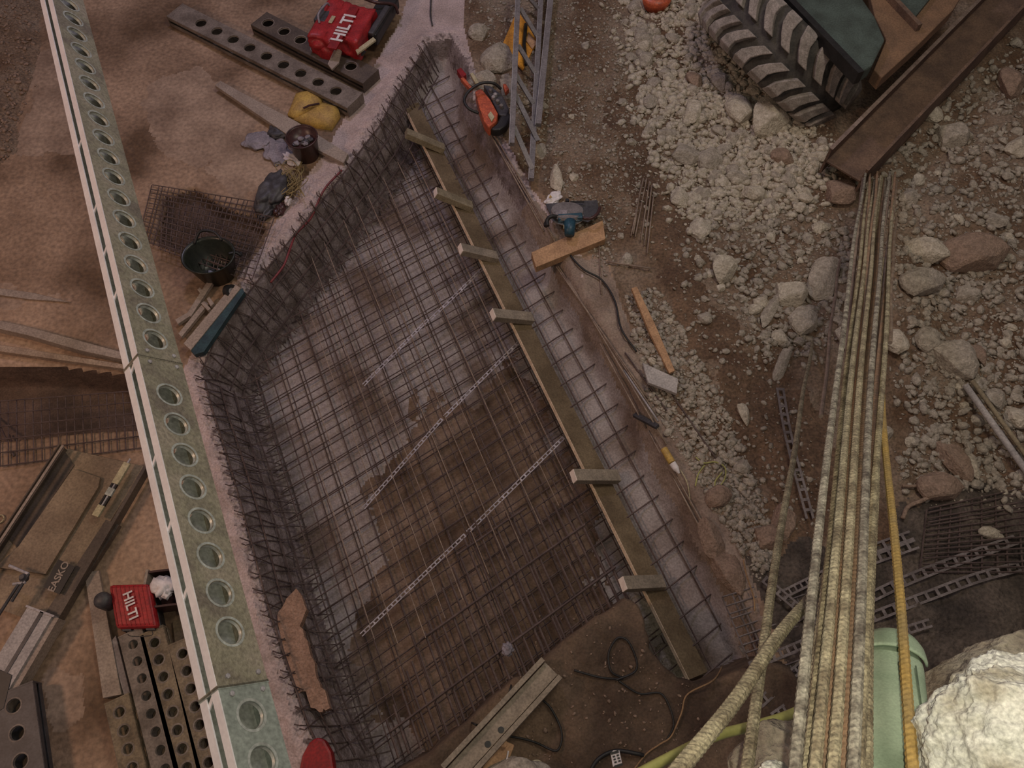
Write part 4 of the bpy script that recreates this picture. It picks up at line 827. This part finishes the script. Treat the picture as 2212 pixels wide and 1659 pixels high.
mb = MB(); mb.tube([P(1136, 52, .09), P(1132, 95, .09), P(1136, 140, .09)], .022, 6); build('dark_strap', mb, 'black', t)
mb = MB(); mb.slab([P(x, y, .075) for x, y in [(1142, 68), (1160, 92), (1150, 106), (1137, 88)]], .006); build('orange_field', mb, 'timber_orange', t, label='deeper orange field')
mb = MB(); q = G(1419, -4, .12); mb.lathe(q, [(.12, -.12), (.15, 0), (.13, .03), (.01, .05)], 24, sx=1.2); build('bucket', mb, 'orange', smooth=True, label='upturned red bucket cut by the top frame edge', cat='bucket')
# ------------------------------------------------------------------ machine wheel and body
def wheel():
    d = dirpx((1640, 60), (1790, 210), .7); R = .98; wd = .72; vw = nrm(ray(1700, 110)); ax = nrm(np.cross(d, vw)); ax = ax if ax[0] > 0 else -ax
    up = nrm(np.cross(ax, d)); up = up if up[2] > 0 else -up; d = nrm(np.cross(up, ax)) * (1 if np.dot(np.cross(up, ax), d) > 0 else -1)
    c = W(1800, 228, 8.75) - d * R * .97
    t = thing('loader', (c[0], c[1], 0), 'dusty green wheeled loader seen from above at the upper right', 'machine')
    mb = MB(); prof = [(R * .52, -wd * .46), (R * .62, -wd * .5), (R * .86, -wd * .5), (R * .955, -wd * .44), (R * .965, 0), (R * .955, wd * .44), (R * .86, wd * .5), (R * .62, wd * .5), (R * .52, wd * .46)]
    mb.lathe(c, prof, 64, axis=ax); ty = build('tyre', mb, 'tyre', t, smooth=True)
    N = 25
    for row, sg in (('l', -1), ('r', 1)):
        for k in range(N):
            th = 2 * math.pi * (k + (.5 if sg > 0 else 0)) / N
            if math.sin(th) < -.2: continue
            def pt(u, dth, r): # u across 0..1 from the centre, angle offset
                a_ = th + dth; return c + ax * sg * u * wd / 2 + (d * math.cos(a_) + up * math.sin(a_)) * r
            mb = MB(); vs = []; us = [.14, .38, .62, .84, 1.0]; sk = [-.075, -.02, .02, .03, .035]; hw = [.062, .066, .070, .078, .085]; rr = [R, R, R, R * .985, R * .90]
            for i in range(5):
                for rad in (rr[i] * 1.035, rr[i] * .955):
                    vs.append(pt(us[i], sk[i] * 1.6 - hw[i], rad)); vs.append(pt(us[i], sk[i] * 1.6 + hw[i], rad))
            fs = []
            for i in range(4):
                b0 = 4 * i; b1 = b0 + 4
                fs += [(b0, b0 + 1, b1 + 1, b1), (b0 + 2, b1 + 2, b1 + 3, b0 + 3), (b0, b1, b1 + 2, b0 + 2), (b0 + 1, b0 + 3, b1 + 3, b1 + 1)]
            fs += [(0, 2, 3, 1), (16, 17, 19, 18)]
            mb.add(vs, fs); build('tread_lug', mb, 'tyre_lug', ty, bevel=.012)
    mb = MB(); mb.lathe(c, [(R * .10, -wd * .40), (R * .5, -wd * .34), (R * .53, -wd * .46), (R * .53, wd * .46), (R * .5, wd * .34), (R * .1, wd * .40)], 40, axis=ax); build('rim', mb, 'machine_green', t)
    zb = .95
    mb = MB(); mb.slab([P(x, y, zb) for x, y in [(1715, -80), (1700, -15), (1862, 155), (1885, 140), (1912, 85), (1890, 35), (1862, -5), (1860, -80)]], .16); build('body_panel', mb, 'machine_green', t, bevel=.02)
    mb = MB(); a_, b_ = P(1676, -20, .92), P(1855, 168, .92); mb.bar(a_, b_, .07, .14); build('mud_flap', mb, 'black', t)
    mb = MB(); mb.slab([P(x, y, zb - .12) for x, y in [(1862, -80), (1890, 35), (1915, 85), (1888, 150), (1905, 168), (1985, 95), (2060, 20), (2120, -80)]], .16); build('rear_frame', mb, 'machine_brown', t, bevel=.01)
    mb = MB(); mb.bar(P(1900, -30, zb - .08), P(1985, 60, zb - .08), .05, .08); build('frame_rail', mb, 'rust', t)
    mb = MB(); mb.slab([P(x, y, zb - .06) for x, y in [(1935, -30), (2030, -30), (1975, 38), (1950, 15)]], .1); build('mesh_guard', mb, 'machine_green', t)
wheel()
# rusty H beam
t = thing('h_beam', P(1990, 170, .2), 'big rusty steel H beam lying below the loader at the upper right', 'steel beam')
a = P(1795, 322, .42); b = P(2175, -60, .42); d = nrm(b - a); s_ = nrm(np.cross(d, UP)); s_ = s_ if s_[0] > 0 else -s_; HH = .34; WW = .42
a2 = a - UP * HH / 2; b2 = b - UP * HH / 2
mb = MB(); mb.bar(a2, b2, .025, HH, up=UP); build('near_flange', mb, 'rust', t)
mb = MB(); mb.bar(a + UP * .003, b + UP * .003, .04, .008); build('flange_edge', mb, 'rust_edge', t, label='pale flange edge')  # near flange edge gets a paler rust colour
mb = MB(); mb.bar(a2 + s_ * WW / 2, b2 + s_ * WW / 2, WW, .02); build('web', mb, 'rust', t)
mb = MB(); mb.bar(a2 + s_ * WW, b2 + s_ * WW, .025, HH); build('far_flange', mb, 'rust', t)
mb = MB(); mb.bar(a + s_ * WW + UP * .003, b + s_ * WW + UP * .003, .03, .008); build('flange_edge', mb, 'rust', t)
mb = MB(); p = P(1832, 330, .10); mb.bar(p, p + s_ * .3, .12, .10); build('timber_block', mb, 'timber', label='timber bearer under the near end of the H beam', cat='timber')
# ------------------------------------------------------------------ near bundle of ribbed bars
def rbar(na, Za, fb, Zb, r, m, label, group=None, rib=.0095, n=9, bend=0.0):
    a = W(*na, Za); b = W(*fb, Zb) if Zb else G(*fb, .05); L = np.linalg.norm(b - a); k = int(L / rib); d = (b - a) / L
    s_ = nrm(np.cross(d, UP)); u_ = np.cross(s_, d); i = np.arange(k + 1); tt = i / k; ph = random.uniform(0, 6)
    base = a[None] + (b - a)[None] * tt[:, None] + s_[None] * (bend * np.sin(tt * math.pi) + .004 * np.sin(tt * 14 + ph))[:, None] + u_[None] * (-.02 * np.sin(tt * math.pi))[:, None]
    rad = r * np.where(i % 2 == 0, 1.055, .945); vs = np.zeros((k + 1, n, 3))
    for j in range(n):
        th = 2 * math.pi * j / n; sh = math.cos(th) * r * .75
        fl = 1.06 if j in (0, n // 2) else 1.0
        vs[:, j] = base + d * sh + (rad * fl)[:, None] * (math.cos(th) * s_ + math.sin(th) * u_)
    fs = []
    for q in range(k):
        o = q * n
        for j in range(n): fs.append((o + j, o + (j + 1) % n, o + n + (j + 1) % n, o + n + j))
    fs += [tuple(range(n - 1, -1, -1)), tuple(range(k * n, k * n + n))]
    mb = MB(); mb.v = [tuple(p) for p in vs.reshape(-1, 3)]; mb.f = fs; mb.m = [0] * len(fs); return build('ribbed_bar', mb, m, smooth=False, label=label, cat='rebar', group=group)
g_ = 'near bundle of ribbed bars'
rbar((1604, 1700), 1.62, (1755, 738), None, .0135, 'rebar_dusty', 'single ribbed bar leaning left of the near bundle')
rbar((1452, 1690), 1.30, (1850, 1160), 2.9, .0150, 'rebar_dusty', 'ribbed bar crossing diagonally from the bottom to behind the bundle')
rbar((1978, 1700), 1.55, (1893, 628), 5.6, .0125, 'rebar_rusty', 'rusty yellow ribbed bar at the right of the bundle')
rbar((1866, 1700), 1.45, (1908, 690), 5.2, .0150, 'rebar_dusty', 'thick ribbed bar just right of the bundle')
rbar((1888, 900), 3.6, (1908, 560), 6.6, .0115, 'rebar_dusty', 'ribbed bar splaying from the bundle top towards the right')
rbar((1922, 740), 4.6, (1936, 470), 7.8, .012, 'rebar_light', 'thin far bar standing right of the bundle top')
rbar((1775, 900), 3.6, (1815, 560), 7.2, .010, 'rebar_light', 'thin far bar standing left of the bundle top')
BN = [  # near x, far (x,y), material
 (1712, 1871, 'rebar_dusty', 0), (1738, 1878, 'rebar_dusty', 1), (1752, 1889, 'rebar_dusty', 0), (1776, 1896, 'rebar_brown', 1), (1792, 1902, 'rebar_dusty', 0), (1812, 1910, 'rebar_brown', 1), (1836, 1922, 'rebar_dusty', 0), (1852, 1930, 'rebar_dusty', 1),
 (1726, 1884, 'rebar_dusty', 2), (1764, 1880, 'rebar_brown', 2), (1786, 1915, 'rebar_dusty', 2), (1805, 1894, 'rebar_dusty', 2), (1824, 1933, 'rebar_brown', 2), (1844, 1905, 'rebar_dusty', 2), (1800, 1938, 'rebar_light', 3), (1770, 1866, 'rebar_light', 3), (1822, 1925, 'rebar_light', 3), (1748, 1912, 'rebar_light', 3)]
for i, (xn, xf, m, ly) in enumerate(BN):
    if m == 'rebar_dusty' and i % 3 == 0: m = 'rebar_grey'
    rbar((xn, 1700), 1.32 + ly * .075, (xf, 372 + (i % 3) * 8), 8.15 + ly * .1, .0112, m, 'ribbed bar in the tight near bundle reaching down to the H beam', g_, bend=random.uniform(-.02, .02))
# mint green sleeve behind the bars
t = thing('padded_sleeve', W(1925, 1500, 2.05) - UP * .1, 'mint green padded fabric sleeve behind the near bars', 'fabric sleeve')
c0 = W(1925, 1395, 2.25); c1 = W(1925, 1720, 1.72); ax = nrm(c1 - c0); sd = nrm(np.cross(ax, nrm(ray(1925, 1500)))); fr = nrm(np.cross(sd, ax)); fr = fr if np.dot(fr, ray(1925, 1500)) < 0 else -fr
mb = MB(); k = 16; ring = []; n = 24
for i in range(k + 1):
    u = i / k; p = c0 * (1 - u) + c1 * u; wv = .075 + .012 * u; s_ = math.sqrt(max(0.02, 1 - (1 - min(u / .18, 1)) ** 2))
    for j in range(n):
        th = 2 * math.pi * j / n; f_ = 1 + .04 * math.sin(3 * th + 1) ; mb.v.append(tuple(p + sd * math.cos(th) * wv * s_ * f_ + fr * math.sin(th) * .05 * s_ * f_))
for i in range(k):
    for j in range(n): mb.f.append((i * n + j, i * n + (j + 1) % n, (i + 1) * n + (j + 1) % n, (i + 1) * n + j)); mb.m.append(0)
mb.f.append(tuple(range(n - 1, -1, -1))); mb.m.append(0); build('sleeve', mb, 'mint', t, smooth=True)
mb = MB(); pa = c0 + fr * .03 - ax * .012; vs = []; n = 20
for i, (u, rr) in enumerate(((-.02, .60), (.0, .9), (.035, 1.04), (.075, 1.1), (.085, 1.08))):
    for j in range(n):
        th = math.pi * j / (n - 1); vs.append(c0 + ax * (u + (.02 * math.sin(th) if i > 2 else 0)) * 1.0 + sd * math.cos(th) * .082 * rr + fr * math.sin(th) * .062 * rr)
fs = [(i * n + j, i * n + j + 1, (i + 1) * n + j + 1, (i + 1) * n + j) for i in range(4) for j in range(n - 1)]; mb.add(vs, fs)
o = build('flap', mb, 'mint', t, smooth=True); sm = o.modifiers.new('s', 'SOLIDIFY'); sm.thickness = .006
for off in (.012, .05):
    mb = MB(); mb.tube([c0 * (1 - u) + c1 * u + sd * (off + u * .03) + fr * (.052 * math.sqrt(max(.1, 1 - ((off + u * .03) / .085) ** 2)) + .002) for u in np.linspace(.25, 1, 14)], .0022, 5); build('seam', mb, 'mint_seam', t)
# ------------------------------------------------------------------ rocks
ROCK = []
for k in range(7):
    vs, fs = ico(3); pl = [(nrm(rng.normal(size=3)), rng.uniform(.55, .9)) for _ in range(11)]; out = []
    for p in vs:
        q = p * (1 + .18 * mnoise.noise(Vector(p * 1.4 + k * 5)))
        for nn, dd in pl:
            e = np.dot(q, nn) - dd
            if e > 0: q = q - nn * e * .92
        out.append(q * (1 + .04 * mnoise.noise(Vector(p * 6 + k))))
    ROCK.append((out, fs))
def rock_mesh(k, m):
    me = bpy.data.meshes.new('rock'); me.from_pydata([tuple(p) for p in ROCK[k][0]], [], ROCK[k][1]); me.update(); me.materials.append(M[m]); return me
RM = {(k, m): rock_mesh(k, m) for k in range(7) for m in ('stone_a', 'stone_b', 'stone_c')}
def rock(px, py, wx, wy, m, label, name='rock', group=None, ang=None, cat='rock', flat=.6):
    c = G(px, py); Z = -(c[1] * -math.sin(TH) + (c[2] - H) * math.cos(TH)); sx = wx / F * Z / 2; sy = wy / F * Z / 2 * 1.12
    o = bpy.data.objects.new(name, RM[(random.randrange(7), m)]); C.objects.link(o); o.location = (c[0], c[1], c[2] + min(sx, sy) * .25)
    o.scale = (sx * 1.15, sy * 1.15, min(sx, sy) * flat * 1.3); o.rotation_euler = (random.uniform(-.25, .25), random.uniform(-.25, .25), ang if ang is not None else random.uniform(-.5, .5))
    return tag(o, label, cat, group)
RL = [(1600, 245, 60, 68, 'a', 'rounded pale rock left of the tyre foot'), (1658, 268, 92, 78, 'a', 'broad flat pale rock touching the tyre'), (1495, 242, 34, 62, 'a', 'upright pointed pale rock well left of the tyre'), (1556, 185, 44, 40, 'b', 'medium rock between the pointed rock and the tyre'),
 (1500, 180, 40, 40, 'c', 'reddish rock above the pointed pale rock'), (1577, 215, 26, 26, 'a', 'small round pale rock above the rounded rock'), (1623, 420, 52, 46, 'a', 'bright pale rock in the middle of the rubble'), (1512, 492, 42, 62, 'a', 'egg-shaped pale rock on the rubble edge, upper'),
 (1563, 588, 62, 52, 'a', 'round speckled pale rock on brown soil'), (1781, 605, 62, 108, 'a', 'tall pale rock left of the bundle top'), (1704, 640, 68, 60, 'a', 'tilted pale rock left of the tall one'), (1738, 700, 60, 62, 'a', 'lumpy pale rock below the tilted one'),
 (1662, 672, 26, 80, 'b', 'long sliver rock on the brown scarp, upper', -.5), (1690, 790, 26, 90, 'b', 'long sliver rock on the brown scarp, lower', -.45), (1683, 728, 36, 36, 'a', 'round pale rock resting on the sliver rock'), (1607, 897, 28, 42, 'a', 'small upright pale rock alone on brown soil'),
 (1813, 420, 66, 68, 'c', 'brown round rock below the H beam end'), (1995, 618, 104, 62, 'b', 'wide grey rock right of the bundle'), (2058, 785, 80, 82, 'b', 'jagged grey rock right of the bundle, middle height'), (2005, 740, 60, 50, 'b', 'grey rock just above the jagged one'),
 (1935, 735, 50, 60, 'a', 'pale rock touching the right of the bundle'), (1826, 735, 28, 66, 'a', 'pale rock seen between the far bars'), (2115, 770, 36, 42, 'c', 'brown rock right of the jagged rock'), (2192, 905, 56, 42, 'a', 'pale oval rock at the right frame edge'),
 (2150, 865, 50, 40, 'b', 'grey rock beside the leaning bar pair'), (2060, 1000, 60, 84, 'c', 'tall brown rock low on the right'), (2096, 1012, 40, 46, 'a', 'pale rock right of the tall brown rock'), (2030, 1060, 90, 60, 'c', 'broad pinkish rock below the tall brown rock'),
 (2000, 540, 90, 60, 'a', 'whitish crumbling rock below the H beam, right'), (2100, 560, 130, 90, 'c', 'large brown crumbling lump at right middle'), (2008, 250, 48, 50, 'a', 'pale rock just right of the H beam'), (2052, 300, 66, 60, 'b', 'cluster rock right of the H beam'),
 (2180, 190, 66, 66, 'c', 'pinkish rock at the upper right edge'), (2195, 322, 50, 46, 'a', 'pale rock on the right edge below the pinkish one'), (2178, 385, 30, 20, 'b', 'small flat rock on the right edge'), (1540, 350, 70, 50, 'b', 'grey rock left of the H beam end'),
 (1480, 340, 60, 50, 'b', 'grey rock at the left side of the stony heap'), (1590, 385, 50, 40, 'b', 'grey rock in the middle of the stony heap'), (1690, 340, 50, 40, 'c', 'pinkish rock left of the H beam end'), (1465, 430, 40, 46, 'a', 'pale rock at the low left of the heap'),
 (1560, 330, 54, 24, 'b', 'flat slanting rock in the stony heap'), (1200, 388, 28, 62, 'a', 'pale pointed slab beyond the white paper bag'), (1080, 135, 76, 64, 'b', 'large grey rock beside the orange sign', .2), (1040, 180, 60, 46, 'b', 'dark grey rock above the cut-off saw'), (1096, 195, 34, 60, 'b', 'grey rock between the saw and ladder'),
 (1035, 75, 40, 40, 'b', 'small grey rock at the top left of the ladder'), (1552, 1080, 52, 46, 'c', 'flat pinkish rock below the yellow wire curl'), (1535, 1170, 50, 88, 'c', 'long pinkish slab at the pit right edge, upper', .4), (1568, 1235, 62, 96, 'c', 'long pinkish slab at the pit right edge, lower', .35),
 (1385, 1335, 60, 90, 'b', 'grey rock at the plank end on the mud bank', .6), (1440, 1440, 70, 80, 'b', 'grey rock beside the plank foot', .5), (1690, 1130, 50, 80, 'c', 'pinkish rock right of the leaning bar, low'), (1655, 1165, 56, 60, 'c', 'pinkish rock left of the bundle, low'),
 (1350, 565, 30, 30, 'b', 'grey rock beside the narrow orange batten'), (1170, 330, 30, 36, 'b', 'grey lump at the ladder foot'), (1395, 90, 46, 30, 'b', 'grey rock on brown soil at top centre'), (1600, 1010, 36, 30, 'b', 'dull rock on gravel right of the yellow wire'), (1910, 940, 34, 30, 'b', 'dull rock right of the splayed bar'),
 (2085, 640, 50, 40, 'b', 'dull rock right of the wide grey rock'), (2150, 480, 44, 36, 'b', 'dull rock above the brown lump'), (1960, 430, 40, 36, 'b', 'dull rock right of the H beam foot'), (1520, 690, 30, 30, 'b', 'dull rock on the brown scarp'), (2140, 1150, 60, 26, 'a', 'pale slab at the top of the right mesh sheet')]
for r_ in RL: rock(r_[0], r_[1], r_[2], r_[3], 'stone_' + r_[4], r_[5], ang=r_[6] if len(r_) > 6 else None)
rock(2010, 1650, 10, 10, 'stone_b', 'tiny', 'rock').hide_render = False; bpy.data.objects.remove(bpy.data.objects[[o.name for o in bpy.data.objects if o.get('label') == 'tiny'][0]])
# countable medium stones, then uncountable gravel
def inpoly(pg, x, y):
    ins = False; n = len(pg)
    for i in range(n):
        ax_, ay_ = pg[i]; bx_, by_ = pg[(i + 1) % n]
        if ((ay_ > y) != (by_ > y)) and x < (bx_ - ax_) * (y - ay_) / (by_ - ay_ + 1e-12) + ax_: ins = not ins
    return ins
HEAP = [(1330, -40), (1500, -20), (1700, 200), (1790, 330), (1760, 450), (1560, 470), (1470, 470), (1440, 360), (1385, 250), (1360, 120)]
RIGHT = [(1870, 380), (2230, 60), (2230, 1080), (1960, 1060), (1960, 700)]
MIDR = [(1560, 470), (1800, 460), (1860, 500), (1800, 740), (1650, 800), (1530, 600), (1480, 520)]
LOWR = [(1350, 640), (1420, 620), (1580, 900), (1680, 1180), (1640, 1260), (1540, 1100), (1400, 860)]
LADR = [(1000, -30), (1330, -30), (1400, 400), (1300, 600), (1200, 420), (1130, 340), (1100, 200)]
SCARP = [(1310, 200), (1420, 250), (1470, 500), (1560, 700), (1750, 900), (1780, 1150), (1660, 1120), (1560, 860), (1430, 600), (1330, 400)]
def sample(pg, n, cond=lambda x, y: True, spread=0):
    xs = [p[0] for p in pg]; ys = [p[1] for p in pg]; out = []
    while len(out) < n:
        x = random.uniform(min(xs), max(xs)); y = random.uniform(min(ys), max(ys))
        if inpoly(pg, x, y) and cond(x, y): out.append((x + random.gauss(0, spread), y + random.gauss(0, spread)))
    return out
for pg, n, lab, gr in ((HEAP, 110, 'fist-sized stone in the pale rubble heap left of the tyre', 'stones in the rubble heap'), (RIGHT, 60, 'stone scattered on dark soil right of the bar bundle', 'stones right of the bundle'),
                       (MIDR, 26, 'stone on the soil between rubble heap and bar bundle', 'stones left of the bundle'), (LOWR, 55, 'small stone in the strip of rubble beside the right pit edge', 'stones beside the pit'), (LADR, 24, 'small stone in the dirt around the ladder', 'stones around the ladder')):
    for x, y in sample(pg, n):
        s_ = random.choice((16, 20, 24, 30)) * (1.15 if pg is HEAP else .95) * (.7 if pg in (LOWR, LADR) else 1)
        rock(x, y, s_ * random.uniform(.7, 1.2), s_ * random.uniform(.7, 1.1), random.choice(('stone_a', 'stone_b', 'stone_b')), lab, 'stone', gr, ang=random.uniform(0, 6), cat='stone')
def gravel(name, regions, m, label):
    iv, iff = ico(1); iv = iv; iff = np.array(iff); vs = []; fs = []; nv = 0
    for pg, n, smin, smax in regions:
        pts = sample(pg, n, spread=0 if pg is LOWR else (22 if pg in (HEAP, RIGHT, MIDR) else 6)); cc = np.array([P(x, y, 0) for x, y in pts]); hh = height(cc[:, 0], cc[:, 1])[0]
        cc = np.array([P(x, y, h_) for (x, y), h_ in zip(pts, hh)]); hh = height(cc[:, 0], cc[:, 1])[0]
        for (c, h_) in zip(cc, hh):
            s_ = smin + (smax - smin) * random.random() ** 3; A = rng.normal(size=(3, 3)) * .22 + np.diag([1, 1, .7]); q = (iv * (1 + rng.uniform(-.18, .18, (len(iv), 1)))) @ A * s_
            vs.append(q + [c[0], c[1], h_ + s_ * .25]); fs.append(iff + nv); nv += len(iv)
    V = np.concatenate(vs); Q = np.concatenate(fs); me = bpy.data.meshes.new(name); me.vertices.add(len(V)); me.vertices.foreach_set('co', V.astype(np.float32).ravel())
    me.loops.add(Q.size); me.loops.foreach_set('vertex_index', Q.astype(np.int32).ravel()); me.polygons.add(len(Q)); me.polygons.foreach_set('loop_start', np.arange(0, Q.size, 3, dtype=np.int32)); me.update(calc_edges=True)
    me.materials.append(M[m]); o = bpy.data.objects.new(name, me); C.objects.link(o); tag(o, label, 'gravel', kind='stuff'); return o
gravel('gravel', [(HEAP, 6000, .010, .055)], 'stone_a', 'pale gravel and rubble heap left of the tyre')
gravel('gravel', [(RIGHT, 4200, .008, .05), (MIDR, 1700, .008, .045)], 'stone_b', 'scattered grey gravel on soil around the bar bundle')
gravel('gravel', [(LOWR, 2600, .008, .035)], 'stone_b', 'strip of fine rubble beside the right pit edge')
gravel('gravel', [(LADR, 3200, .006, .024), (SCARP, 500, .006, .03)], 'stone_b', 'fine dusty gravel around the ladder and saws')
gravel('gravel', [([(-30, -30), (90, -30), (60, 200), (20, 330), (-30, 400)], 700, .008, .03)], 'stone_c', 'reddish rubble in the upper left corner')
gravel('gravel', [([(1150, 1300), (1380, 1290), (1500, 1500), (1550, 1650), (1000, 1650), (1000, 1560)], 260, .006, .016)], 'stone_c', 'tiny pebbles on the mud bank')
